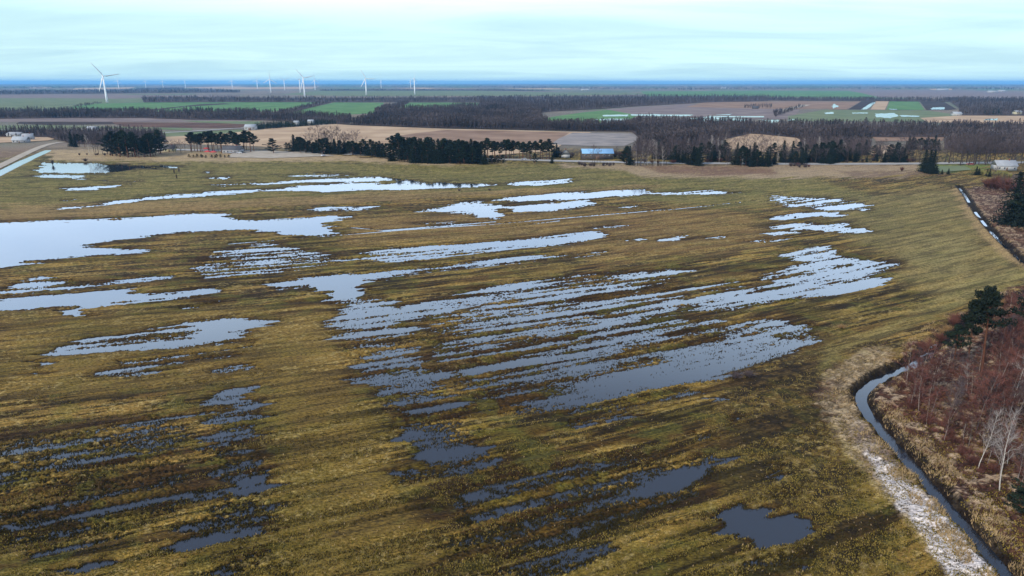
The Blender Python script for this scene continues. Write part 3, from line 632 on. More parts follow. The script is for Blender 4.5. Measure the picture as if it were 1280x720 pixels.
def shrub(seed, twig, H=2.5, n=420, spread=.6, bark='bark'):
    r = np.random.default_rng(seed); mb = MB(); tb = TB(seed)
    for i in range(9):
        az = r.random()*6.28; limb(mb, (0,0,-.1), (math.cos(az)*spread, math.sin(az)*spread, 1), H*.8, .05, r, 3, .15, 3)
    for i in range(n):
        az = r.random()*6.28; s_ = spread*r.random(); d = np.array([math.cos(az)*s_, math.sin(az)*s_, .6+.4*r.random()]); a = d*H*.6*r.random()
        dd = d+r.normal(size=3)*.35; dd /= np.linalg.norm(dd); tb.sliver(a, a+dd*H*(.2+.3*r.random()), .05)
    return ('stems', mb.mesh('stems', M[bark])), ('twigs', tb.mesh('twigs', M[twig]))
def spruce(seed, H=10.0, W_=.24, low=.04):
    r = np.random.default_rng(seed); mb = MB(); tb = TB(seed)
    mb.tube([(0,0,-.3),(0,0,H*.5),(0,0,H*.97)], [.16,.1,.015], 6)
    lev = 26
    for i in range(lev):
        f = low + (1-low)*i/lev; R = H*W_*(1-f)**.85*(.8+.4*r.random())+.12; nb = int(5+9*(1-f))
        for b in range(nb):
            az = 6.283*b/nb + r.random()*.8; Rb = R*(.7+.5*r.random()); dr = -.25-.2*r.random()
            for t in np.linspace(.12, 1, max(3, int(Rb/.28))):
                c = np.array([math.cos(az)*Rb*t, math.sin(az)*Rb*t, f*H + dr*Rb*t*.6 + r.normal()*.08]); tb.leaf(c, .26*(1.15-.5*t)+.05)
                tb.leaf(c+r.normal(size=3)*.14, .2)
    return ('trunk', mb.mesh('trunk', M['bark'], True)), ('crown', tb.mesh('crown', M['needle']))
def pine(seed, H=10.0, base=.5, wide=.2, ncl=17, bark='pinebark'):
    r = np.random.default_rng(seed); mb = MB(); tb = TB(seed)
    tp, _ = limb(mb, (0,0,-.3), (0,0,1), H*.95, .17, r, 6, .03, 7)
    for i in range(ncl):
        f = base + (1-base)*(i+.5)/ncl; k = f*6; j = min(int(k), 5); p = tp[j]*(1-(k-j))+tp[j+1]*(k-j)
        az = i*2.4 + r.random()*.8; env = math.sin(math.pi*min(1, (f-base)/(1-base)*.75+.28))
        R = H*wide*env*(.45+.8*r.random())
        if f > .93: R *= .3
        e = p + np.array([math.cos(az)*R, math.sin(az)*R, R*.35]); mb.tube([tuple(p), tuple((p+e)/2+[0,0,-.08]), tuple(e)], [.07,.045,.02], 4, caps=False)
        for c_ in range(4):
            cc = p + (e-p)*(.45+.2*c_) + r.normal(size=3)*[.25,.25,.12]*H*.06; rr = H*(.035+.03*r.random())
            for q in range(30):
                v = r.normal(size=3); v /= np.linalg.norm(v); v = v*rr*(.35+.65*r.random())*np.array([1.25,1.25,.62]); tb.leaf(cc+v, .17+.08*r.random())
    return ('trunk', mb.mesh('trunk', M[bark], True)), ('crown', tb.mesh('crown', M['needle2']))
LIB = {
 'bare': [bare_tree(s, 'twig', 'bark', slim=.34+.04*(s % 3)) for s in range(5)],
 'wide': [bare_tree(s+50, 'twig', 'bark', slim=.52, tw=900, base=.2, tr=.16, up=.7) for s in range(3)],
 'sapling': [bare_tree(s+20, 'redtwig', 'greybark', slim=.25, tw=1150, base=.22, tr=.06, up=1.5, wid=.028) for s in range(5)],
 'greysapling': [bare_tree(s+30, 'twig', 'greybark', slim=.24, tw=800, base=.22, tr=.065, up=1.4, wid=.028) for s in range(4)],
 'birch': [bare_tree(s+40, 'birchtwig', 'birchbark', slim=.2, tw=700, base=.25, tr=.07, up=1.7, wid=.02) for s in range(3)],
 'spruce': [spruce(s, W_=.2+.03*(s % 3)) for s in range(4)],
 'pine': [pine(s, base=.42+.05*(s % 3)) for s in range(5)],
 'tallpine': [pine(s+70, base=.56, wide=.21, ncl=17) for s in range(3)],
 'lowpine': [pine(s+9, base=.14, wide=.26, ncl=26) for s in range(3)],
 'shrub': [shrub(s, 'twig') for s in range(3)], 'redshrub': [shrub(s+5, 'redtwig') for s in range(3)], 'yellowshrub': [shrub(s+8, 'yellowbush', n=600) for s in range(2)], 'strawshrub': [shrub(s+12, 'strawtwig') for s in range(2)],
}
LIBH = {'shrub': 2.9, 'redshrub': 2.9, 'yellowshrub': 2.9, 'strawshrub': 2.9}
NAMES = {'bare': ('bare_tree', 'tree'), 'wide': ('bare_tree', 'tree'), 'sapling': ('bare_sapling', 'sapling'), 'greysapling': ('bare_sapling', 'sapling'), 'birch': ('birch_tree', 'tree'),
         'spruce': ('spruce_tree', 'conifer'), 'pine': ('pine_tree', 'pine'), 'lowpine': ('pine_tree', 'pine'), 'tallpine': ('pine_tree', 'pine'), 'shrub': ('shrub', 'shrub'), 'redshrub': ('shrub', 'shrub'), 'yellowshrub': ('willow_shrub', 'shrub'), 'strawshrub': ('shrub', 'shrub')}
def tree(kind, x, y, h, label, group=None, wide=1.0, z=.25):
    r = random; parts = r.choice(LIB[kind]); nm, cat = NAMES[kind]
    e = empty(nm, (x, y, z), r.random()*6.28, label, cat, group)
    s = h/LIBH.get(kind, 10.0); e.scale = (s*wide, s*wide, s)
    for pn, me in parts: link(pn, me, e)
    return e
def tpx(kind, u, vb, vt, label, group=None, wide=1.0):
    x, y = g(u, vb); h = (vb-vt)*depth(x, y)/FPX*1.02
    return tree(kind, x, y, h, label, group, wide)
def row(kinds, pts, n, hpx, label, group, jit=2.5, wide=1.0, vj=1.0):
    """n trees along a pixel polyline; hpx (lo, hi) heights in photo pixels"""
    seg = [math.hypot(b[0]-a[0], (b[1]-a[1])) for a, b in zip(pts[:-1], pts[1:])]; T = sum(seg)
    for i in range(n):
        t = (i+.5)/n*T; k = 0
        while k < len(seg)-1 and t > seg[k]: t -= seg[k]; k += 1
        f = t/max(seg[k], 1e-6); a, b = pts[k], pts[k+1]
        u = a[0]+(b[0]-a[0])*f + random.uniform(-jit, jit); v = a[1]+(b[1]-a[1])*f + random.uniform(-vj, vj)
        kd = random.choice(kinds); tpx(kd, u, v, v-random.uniform(*hpx), label[kd] if isinstance(label, dict) else label, group, wide*random.uniform(.9, 1.15))

DC = 'dark conifer standing in the'
# left farm cluster
row(['pine','spruce'], [(86,184),(108,185)], 4, (15,19), 'dark conifer beside the gravel track at far left', 'conifers by the gravel track', 2)
row(['bare','birch'], [(112,192),(130,194)], 5, (20,26), 'pale bare tree left of the big pine clump', 'bare trees by the left pine clump', 2)
row(['pine','lowpine'], [(134,194),(160,196),(190,195),(203,194)], 24, (22,34), 'dark pine in the clump behind the upper left pool', 'pines behind the upper left pool', 3, 1.25, 2)
row(['shrub'], [(98,194),(160,194.5)], 8, (3,5), 'low bare shrub at the foot of the left pine clump', 'shrubs at the left pine clump', 3)
row(['bare','wide'], [(214,191),(240,192)], 6, (14,20), 'bare tree between the two left pine clumps', 'bare trees between the left pine clumps', 3)
row(['pine'], [(236,190),(280,191),(320,190)], 24, (20,27), 'dark pine in the row behind the red canopies', 'pines behind the red canopies', 3, 1.25, 1.5)
row(['lowpine'], [(234,197.5),(262,198.5),(288,198)], 12, (3.5,5.5), 'dark low juniper in the hedge before the red canopies', 'hedge before the red canopies', 2, 1.6, .3)
tpx('lowpine', 342, 192.5, 173, 'lone round dark pine right of the gravel yard', None, 1.7)
row(['lowpine'], [(356,190),(375,191)], 4, (9,12), 'low dark conifer right of the lone round pine', 'low conifers right of the lone pine', 2, 1.3)
# bare trees on the left end of the long row
row(['wide','bare'], [(384,190),(420,191),(452,191)], 14, (22,32), 'leafless tree rising behind the left end of the long conifer row', 'leafless trees behind the conifer row', 3)
# long dark row
row(['lowpine','spruce'], [(368,191),(400,192.5),(440,194),(484,198)], 52, (12,21), 'dark conifer in the low left end of the long row', 'low left end of the long conifer row', 2, 1.5, 1.2)
row(['spruce','lowpine','pine'], [(490,198),(530,203),(600,205)], 44, (24,32), 'tall dark conifer in the dense middle of the long row', 'dense middle of the long conifer row', 2.5, 1.35, 1.4)
row(['spruce','lowpine'], [(484,202),(530,205.5),(608,206)], 30, (14,22), 'dark conifer at the front of the dense middle row', 'front of the dense conifer row', 2, 1.4, .6)
row(['pine'], [(602,199),(640,200.5),(690,200)], 26, (20,26), 'bare stemmed dark pine in the right part of the long row', 'pines in the right part of the long row', 2.5, 1.15, 1.2)
row(['lowpine'], [(602,205.5),(628,206)], 7, (6,12), 'low dark conifer below the bare stemmed pines', 'low conifers below the pines', 2, 1.5, .5)
tpx('lowpine', 668.5, 205.5, 192, 'small dark pine alone on the verge below the pine row', None, 1.2)
tpx('spruce', 690, 205.5, 195, 'smallest lone dark spruce right of the pine row', None, 1.5)
row(['lowpine','spruce'], [(692,197),(700,197)], 3, (12,18), 'dark conifer left of the white gabled cabin', 'conifers left of the cabin', 2, 1.3)
row(['shrub','bare'], [(700,197),(728,197.5)], 9, (6,12), 'small bare tree around the white gabled cabin', 'bare trees round the cabin', 3)
row(['shrub'], [(722,208),(744,208.5)], 7, (6,8), 'dark bare shrub left of the trees before the blue roofed hall', 'shrubs left of the hall trees', 2)
row(['shrub'], [(752,208),(768,208.5)], 6, (5,7), 'dark bare shrub right of the trees before the blue roofed hall', 'shrubs right of the hall trees', 2)
row(['bare'], [(739,208),(751,208)], 4, (20,28), 'tall bare tree standing before the blue roofed hall', 'bare trees before the blue roofed hall', 1)
row(['shrub','redshrub','bare'], [(764,197),(782,199)], 7, (8,16), 'brown bare tree right of the blue roofed hall', 'bare trees right of the hall', 2)
row(['spruce','lowpine'], [(780,207),(788,208)], 3, (22,28), 'dark conifer at the left end of the birch grove', 'conifers left of the birch grove', 2, 1.2)
row(['bare','birch'], [(790,208),(832,208)], 26, (22,36), 'grey bare birch in the grove above the brown verge', 'birch grove above the verge', 3)
CL = lambda u: 'inside the birch grove' if u < 840 else 'just right of the birch grove' if u < 880 else 'in the left middle' if u < 912 else 'largest, before the tan clearing' if u < 972 else 'right of the tan clearing' if u < 1070 else 'farthest right, before the brown clearing'
for u, vb, vt in [(822,200,176),(828,200,180),(836,201,184),(847,204,184),(853,205,186),(862,207,183),(868,208,180),(874,208,183),(885,204,186),(890,203,183),(896,202,181),(903,202,180),(909,203,182),(918,207,184),(924,208,182),(930,209,181),(938,209,187),(944,209,185),(950,209,186),(956,209,190),(962,209,186),(967,208,189),
                  (977,204,187),(990,206,186),(997,207,183),(1003,205,184),(1012,203,184),(1019,203,180),(1026,204,178),(1032,206,182),(1038,205,180),(1046,203,178),(1053,203,182),(1060,203,184),(1067,203,186),(1079,203,193),(1085,203,195),(1095,203,188),(1103,203,191),(1112,203,186),(1117,203,183),(1123,203,178),(1129,203,186)]:
    for k in range(3): tpx(random.choice(['spruce','lowpine','spruce']), u+random.uniform(-5,5), vb+random.uniform(-2,.5), vt+random.uniform(-1,4)+3*k, 'dark conifer by the highway, in the clump %s' % CL(u), 'conifers by the highway, %s' % CL(u), 1.25)
row(['bare','birch'], [(870,204),(930,209),(1000,206)], 12, (16,22), 'pale bare tree among the conifers right of the birch grove', 'bare trees among the right conifers')
row(['shrub','redshrub'], [(985,209),(1012,209.5)], 8, (5,9), 'reddish bare shrub before the dark conifers by the highway', 'red shrubs by the highway', 2)
tpx('redshrub', 1127, 214, 206, 'single bare bush on the pale verge below the highway'); 
for u in (1154, 1160, 1165): tpx('spruce', u, 215, random.choice([188,191,196]), 'tall dark spruce where the pale verge ends', 'spruces at the end of the pale verge', 1.3)
row(['spruce'], [(1158,217),(1170,217.5)], 4, (9,13), 'low dark spruce at the foot of the tall spruces', 'low spruces by the verge end', 2, 1.5)
tpx('spruce', 1177, 218, 212, 'tiny spruce on the lawn, left of two', None, 1.4); tpx('spruce', 1185, 218, 210.5, 'tiny spruce on the lawn, right of two', None, 1.4)
row(['wide'], [(1200,206),(1232,207)], 6, (30,42), 'broad bare grey tree beyond the lawn', 'broad bare trees beyond the lawn', 4)
row(['bare','wide'], [(1130,203),(1200,204),(1300,205)], 34, (22,40), 'bare grey tree in the woodland right of the highway end', 'woodland right of the highway end', 4)
row(['bare','wide','birch'], [(800,196),(900,190),(980,190),(1060,196),(1130,200)], 80, (12,24), 'bare tree behind the right hand conifer row', 'bare trees behind the right conifer row', 5, 1, 4)
row(['spruce','pine'], [(1134,186),(1150,187),(1172,188)], 14, (13,18), 'dark pine in the short line behind the clearing', 'pines behind the clearing', 2, 1.4)
row(['yellowshrub'], [(1225,219),(1262,221)], 8, (7,11), 'yellowish willow shrub before the grey roofed house', 'willow shrubs by the grey roofed house', 3)
row(['spruce'], [(1215,218),(1240,222)], 4, (7,12), 'small dark spruce among the yellowish willows', 'spruces among the willows', 4, 1.3)
row(['redshrub','greysapling'], [(1232,234),(1290,245)], 16, (16,28), 'thin reddish sapling above the rough ground at right edge', 'saplings above the rough ground', 4)
row(['spruce','lowpine'], [(1262,282),(1282,284),(1330,290)], 9, (56,70), 'large dark conifer at the right edge beyond the upper ditch', 'dark conifers at the right edge', 4, 1.25, 3)
row(['shrub'], [(1170,236),(1190,236)], 3, (2,3), 'tiny bare shrub at the head of the upper ditch', 'shrubs at the head of the ditch')
row(['bare','wide'], [(840,203),(930,204),(1040,203),(1140,202)], 40, (16,28), 'dark bare tree standing between the conifers of the broken right row', 'bare trees between the right row conifers', 4, 1.1, 2)
row(['spruce','lowpine'], [(840,198),(930,196),(1040,196),(1140,196)], 40, (12,20), 'dark conifer in the back line behind the broken right row', 'back line of conifers on the right', 5, 1.4, 2)
row(['shrub','redshrub'], [(790,205),(900,203),(1150,202)], 34, (4,8), 'low dark undergrowth shrub below the broken right row', 'undergrowth of the right row', 5, 1.6, 1)
# bushes in the meadow
tpx('shrub', 66, 206, 196, 'thin dark bush standing in the upper left pool', None, .6); tpx('shrub', 107, 202, 196, 'round dark bush behind the upper left pool', None, 1.6)
for u, v in ((218, 218), (224, 216), (221, 224)): tpx('shrub', u, v, v-9, 'slender reed clump in the meadow right of the upper left pool', 'reed clumps in the upper meadow', .35)
for u, v, t, l in ((920, 474, 452, 'dark twiggy bush at the right end of the central flood, leftmost'), (936, 472, 450, 'dark twiggy bush at the right end of the central flood, rightmost'), (1052, 412, 396, 'straw coloured bush on the drier meadow above the ditch bend')):
    tpx('strawshrub' if u > 1000 else 'shrub', u, v, (t+v)/2, l, None, 2.6)
for u, v in ((612, 239), (574, 239.5)): tpx('shrub', u, v, v-4, 'tiny bush on the field boundary %s' % ('right of the long upper flood' if u > 600 else 'below the long upper flood'), None, 1.8)

# thicket right of the ditch
def inpoly(x, y, P):
    c = False
    for i in range(len(P)):
        (ax, ay), (bx, by) = P[i], P[i-1]
        if (ay > y) != (by > y) and x < (bx-ax)*(y-ay)/(by-ay)+ax: c = not c
    return c
TH = [g(*p) for p in [(1128,488),(1160,468),(1200,445),(1250,425),(1330,400),(1480,400),(1480,600),(1370,680),(1290,640),(1240,606),(1200,578),(1160,552),(1140,520),(1124,498)]]
xs = [p[0] for p in TH]; ys = [p[1] for p in TH]; placed = []
tries = 0
while len(placed) < 288 and tries < 20000:
    tries += 1; x = random.uniform(min(xs), max(xs)); y = random.uniform(min(ys), max(ys))
    if not inpoly(x, y, TH) or any((x-a)**2+(y-b)**2 < 2.4 for a, b in placed): continue
    placed.append((x, y))
placed.sort(key=lambda p: p[1])
for i, (x, y) in enumerate(placed):
    u, v = px(x, y); zone = ('behind the tall pines' if v < 490 else 'at its right hand end' if u > 1275 and v < 560 else 'round the tall white birch' if v > 560 else 'at its left end' if u < 1190 else 'in its middle'); k = 'birch' if random.random() < .03 else random.choice(['sapling','sapling','sapling','greysapling','greysapling'])
    if k == 'birch' and u > 1270: k = 'sapling'
    edge = .75 if v > 560 - (1240-u)*.35 else 1
    lab = {'birch': 'pale stemmed young birch inside the red brown thicket', 'sapling': 'red brown bare sapling in the thicket right of the ditch', 'greysapling': 'grey bare sapling in the thicket right of the ditch'}[k]
    tree(k, x, y, random.uniform(9, 13.5)*edge*(.5 if 1178 < u < 1246 and v < 520 else .8 if u < 1185 else .95 if u < 1225 else 1.05), lab + ', ' + zone, {'birch': 'young birches in the thicket', 'sapling': 'red saplings in the thicket', 'greysapling': 'grey saplings in the thicket'}[k] + ', ' + zone, random.uniform(1.1, 1.5))
row(['redshrub'], [(1128,482),(1150,520),(1190,560),(1240,598)], 24, (10,22), 'red brown shrub along the lower edge of the thicket', 'shrubs on the thicket edge', 8, 1.3, 5)
row(['redshrub','strawshrub'], [(1150,440),(1200,405),(1270,378)], 16, (10,20), 'tangled bare shrub on the far bank behind the pines', 'shrubs on the far ditch bank', 8, 1.3, 4)
bt = tpx('birch', 1249, 616, 492, 'tall white stemmed birch at the front edge of the thicket', None, 1.0); bt.rotation_euler = (0.02, -.10, 0)
tpx('birch', 1222, 588, 500, 'thinner pale birch left of the tall white birch', None, 1.0)
for u, vb, vt, w, l in ((1226, 474, 347, 1.0, 'tallest of the dark pines standing above the thicket'), (1207, 470, 366, .85, 'middle dark pine of the group above the thicket'), (1190, 470, 400, 1.0, 'shortest dark pine at the left of the pine group'),
                     (1284, 450, 352, 1.0, 'dark pine cut off by the right edge above the thicket')):
    e = tpx('tallpine', u, vb, vt, l, None, w*.8); e.rotation_euler = (0.02, -.07, 0)
for u, v, t, l in ((1272, 640, 606, 'low green spruce at the right edge below the tall birch'), (1292, 655, 590, 'dark spruce at the right edge behind the low green one')): tpx('lowpine', u, v, t, l, None, 1.6)

# ------------------------------------------------------------------ distant woods (nobody could count them)
def wood(name, pts, n, h, m='farwood', label=None, conif=False, wj=1.0):
    P = pts; n = int(n*1.7)
    if h > 9 and h < 16.5: zi[0] += .003; sheet('wood_floor', [g(*p) for p in pts], zi[0]+.1, M['litter'])
    us = [p[0] for p in P]; vs = [p[1] for p in P]; V = []; r = np.random.default_rng(int(us[0]*7+vs[0]*13) % 9999 + 3)
    k = 0
    while k < n:
        u = r.uniform(min(us), max(us)); v = r.uniform(min(vs), max(vs))
        if not inpoly(u, v, P): continue
        k += 1; x, y = g(u, v); H = h*r.uniform(.7, 1.1)*(.72+.5*float(vn(np.array([x/45]), np.array([y/45]), 3)[0])); w = H*.03*wj; c = np.array([x, y, .2])
        a = r.random()*3.14; d = np.array([math.cos(a), math.sin(a), 0])
        V += [c-d*w*.5, c+d*w*.5, c+[0,0,H*.8]]
        a += 1.57; d = np.array([math.cos(a), math.sin(a), 0]); V += [c-d*w*.5, c+d*w*.5, c+[0,0,H*.8]]
        if conif:
            for j in range(22):
                f = r.random(); az = r.random()*6.28; R = H*.2*(1-f)*.9+.3; b = c+[0,0,H*(.1+.85*f)]; e = b+[math.cos(az)*R, math.sin(az)*R, -R*.35]
                V += [b+[0,0,H*.05], e+[0,0,-H*.03], e+[-math.sin(az)*R*.5, math.cos(az)*R*.5, 0]]
        else:
            for j in range(20):
                f = .12+.68*r.random(); az = r.random()*6.28; b = c+[0,0,H*f]; R = H*.22*(1.2-f)*r.uniform(.5,1.2)
                e = b+[math.cos(az)*R, math.sin(az)*R, R*r.uniform(.8,1.8)]; s = np.array([-math.sin(az), math.cos(az), 0])*H*.035*wj
                V += [b-s, b+s, e]
    V = np.array(V); me = raw_mesh(name, V, np.arange(len(V)).reshape(-1, 3), M[m]); tag(link(name, me), label=label, kind='stuff')
wood('bare_wood', [(436,157.5),(460,150),(470,143),(480,139),(520,137.5),(600,134),(640,131),(680,138),(676,150),(690,157),(740,159),(800,160),(800,166),(740,165.5),(640,163.5),(560,162),(500,160)], 3800, 14)
wood('bare_wood', [(468,140),(500,130),(512,130),(492,140),(475,144)], 250, 12)
wood('bare_wood', [(600,134),(600,124),(700,122.5),(860,121.5),(960,121),(960,127),(880,129.5),(800,134),(755,137.5),(690,141),(640,147)], 2600, 15)
wood('bare_wood', [(176,121.5),(180,128.5),(345,129),(460,129.5),(640,130),(640,123.5),(460,124),(345,123.5)], 1500, 13)
wood('bare_wood', [(-60,138.5),(80,138.5),(180,141),(300,142),(345,142),(400,146),(440,148),(436,157),(330,151.5),(240,150.5),(180,148),(60,147.5),(-60,148)], 2400, 13)
wood('bare_wood', [(345,143),(395,130),(415,129.5),(385,137),(354,144)], 160, 10)
wood('bare_wood', [(90,133),(120,128.5),(130,129),(100,134)], 60, 8)
wood('bare_wood', [(-60,164),(60,162),(140,163),(200,166),(210,178),(150,182),(90,180),(60,172),(-60,170)], 700, 9.5)
wood('spruce_belt', [(312,163.5),(318,160),(420,153),(421,156.5),(360,160.5)], 420, 8, 'farconifer', conif=True)
wood('bare_wood', [(960,123),(1060,123.5),(1290,122.5),(1340,123),(1340,126),(1200,126.3),(1060,126.3),(960,126.5)], 900, 14)
wood('bare_wood', [(1182,122.5),(1290,121),(1340,121),(1340,142),(1290,142.5),(1200,143),(1198,134)], 900, 14)
wood('bare_wood', [(780,160),(800,152),(860,153),(940,158),(1000,157),(1080,158),(1200,158),(1350,158),(1350,172),(1180,171.5),(1080,172),(1000,174),(940,168),(905,176),(860,182),(830,184),(800,176),(790,167)], 2300, 14)
wood('bare_wood', [(1180,172),(1350,172),(1350,190),(1200,192),(1180,186)], 500, 14)
wood('bare_wood', [(1000,176),(1090,176),(1085,194),(1060,195),(1000,186)], 350, 12)
wood('spruce_belt', [(1230,139),(1250,138.5),(1252,142),(1230,142)], 60, 11, 'farconifer', conif=True)
wood('bare_wood', [(800,176),(900,178),(900,190),(830,196),(790,190)], 240, 12, wj=.7)
wood('bare_scrub', [(690,158.5),(800,159),(800,165),(700,164)], 260, 7)
wood('bare_scrub', [(966,141),(985,138),(1000,133),(1006,134),(985,142),(968,148)], 120, 9)
wood('bare_scrub', [(930,133),(965,132),(965,136.5),(930,136.5)], 80, 9)
wood('brushwood', [(1130,490),(1200,460),(1250,440),(1330,420),(1480,440),(1480,590),(1370,665),(1290,630),(1240,598),(1200,570),(1160,545),(1135,515)], 280, 3.8, 'redtwig', label='low red brown brushwood filling the thicket right of the ditch', wj=.35)
# blue horizon woods
for pts, n, h in (([(-80,112),(240,112),(300,114),(300,116.5),(-80,117)],900,16), ([(-80,104.2),(330,105.2),(640,106.5),(960,105.8),(1360,103.4),(1360,106),(960,108),(640,109),(330,108),(-80,106.5)],2600,22),
                  ([(-80,107.5),(120,107.5),(200,108),(100,109.8),(-80,110)],500,18), ([(300,107.5),(640,109),(700,110),(640,111.5),(480,111),(300,109)],700,18), ([(640,110),(900,108.5),(1360,106.5),(1360,109.5),(1060,111.5),(860,113.8),(700,113),(640,112.5)],1800,17), ([(400,113.4),(640,113.6),(700,115.8),(600,115),(400,114.8)],420,13), ([(170,110.5),(230,110),(230,111.5),(170,112)],80,13)):
    wood('horizon_wood', pts, n, h, wj=2.0)

# ------------------------------------------------------------------ wind turbines
M['white'] = mat('white_paint', (.86,.87,.88), .5, .04, .2); M['hubgrey'] = mat('grey_paint', (.55,.57,.6), .5, .05, .2)
def turbine_meshes():
    t = MB(); t.tube([(0,0,0),(0,0,26),(0,0,52),(0,0,78)], [3.1,2.7,2.3,1.8], 14); T = t.mesh('tower', M['white'], True)
    n = MB(); n.tube([(0,-2.2,79.6),(0,-1.6,79.6),(0,5.0,79.7),(0,7.6,79.7)], [1.1,1.9,1.9,1.3], 8); Nn = n.mesh('nacelle', M['white'])
    h = MB(); h.tube([(0,-5.2,0),(0,-4.6,0),(0,-3.2,0),(0,-2.0,0)], [.3,1.1,1.6,1.6], 10); Hh = h.mesh('hub', M['hubgrey'], True)
    b = MB(); prof = [(1.5,1.2,1.2),(4,1.3,1.2),(9,2.7,.8),(16,2.3,.6),(30,1.7,.42),(42,1.2,.3),(50,.5,.12)]
    vs = []; fs = []
    for z, w, th in prof: vs += [(-w*.35, -3.4-th*.5, z), (w*.25, -3.4-th*.5, z), (w*1.15, -3.4+.15, z), (w*.2, -3.4+th*.5, z), (-w*.35, -3.4+th*.4, z)]
    for i in range(len(prof)-1):
        for k in range(5): fs.append((i*5+k, i*5+(k+1) % 5, (i+1)*5+(k+1) % 5, (i+1)*5+k))
    fs += [(4,3,2,1,0), tuple((len(prof)-1)*5+k for k in range(5))]
    b.add(vs, fs); B = b.mesh('blade', M['white'], True)
    return T, Nn, Hh, B
TM = turbine_meshes()
TURB = [ # base u, base v, rotor angle deg, yaw deg, label
 (134,128,-38,20,'largest white wind turbine nearest the camera at far left'),
 (148.5,111,10,30,'small far turbine just right of the largest one'),
 (182.5,110,0,25,'small far turbine, left one of the pair above the left wood'),
 (204,110,2,25,'small far turbine, right one of the pair above the left wood'),
 (232,110.5,0,80,'tiny edge-on turbine alone between two wider gaps'),
 (290.5,111.5,4,20,'small turbine standing alone left of the turbine cluster'),
 (322,112,8,20,'small turbine at the left end of the middle cluster'),
 (338.5,117,0,15,'mid sized turbine with one blade straight up'),
 (356,114,-58,25,'small turbine with two blades raised in a V'),
 (375.5,117,30,70,'turbine half hidden left of the big middle turbine'),
 (381,122.5,-42,20,'second largest turbine in the middle of the row'),
 (394,114,-4,40,'turbine just right of the big middle turbine'),
 (458,120.5,-28,15,'third largest turbine right of the middle cluster'),
 (476.5,112,0,70,'tiny edge-on turbine right of the third largest'),
 (513.5,112.5,-2,60,'smaller turbine of the close pair at the right end'),
 (518.5,119.5,8,72,'larger turbine of the close pair at the right end')]
for u, v, ang, yaw, lab in TURB:
    x, y = g(u, v); face = math.atan2(-x, y)
    e = empty('wind_turbine', (x, y, .2), face + math.radians(yaw), lab, 'wind turbine', 'wind turbines on the horizon')
    link('tower', TM[0], e); link('nacelle', TM[1], e); link('hub', TM[2], e, (0, 0, 79.6))
    for k in range(3):
        b = link('blade', TM[3], e, (0, 0, 79.6)); b.rotation_euler = (0, math.radians(ang + 120*k), 0)
# lattice mast
x, y = g(959, 109); mb = MB(); 
for sx, sy in ((-2,-2),(2,-2),(0,2)): mb.tube([(sx,sy,0),(sx*.2,sy*.2,110)], [.5,.3], 4)
for k in range(14): z = 4+k*7.5; s = 1-z/110*.8; mb.tube([(-2*s,-2*s,z),(2*s,-2*s,z+3.5),(0,2*s,z+7)], [.2,.2,.2], 3)
tag(link('radio_mast', mb.mesh('radio_mast', M['hubgrey']), None, (x, y, 0)), 'thin grey radio mast rising over the right horizon', 'mast')

# ------------------------------------------------------------------ buildings
M['wallwhite'] = mat('white_wall', (.42,.41,.39), .8, .06, .6); M['wallgrey'] = mat('grey_wall', (.34,.33,.33), .85, .1, .6); M['wallyellow'] = mat('yellow_wall', (.5,.46,.3), .85, .1, .6)
M['walldark'] = mat('dark_timber', (.09,.075,.065), .9, .2, .8); M['wallred'] = mat('brick_wall', lin(120,66,54), .9, .15, .8); M['roofgrey'] = mat('grey_roof', (.3,.31,.33), .6, .12, .5); M['roofdark'] = mat('dark_roof', (.08,.08,.09), .7, .15, .5)
M['roofblue'] = mat('blue_metal_roof', lin(132,176,214), .45, .08, .3); M['roofwhite'] = mat('pale_roof', (.36,.38,.40), .5, .08, .3); M['canvasred'] = mat('red_canvas', (.5,.07,.07), .8, .15, .8)
M['glass'] = mat('window_glass', (.03,.04,.05), .1, .1, 1, spec=.6); M['door'] = mat('door_paint', (.16,.1,.07), .6, .1, 2); M['metalpole'] = mat('pole_metal', (.35,.35,.36), .5, .05, 2)
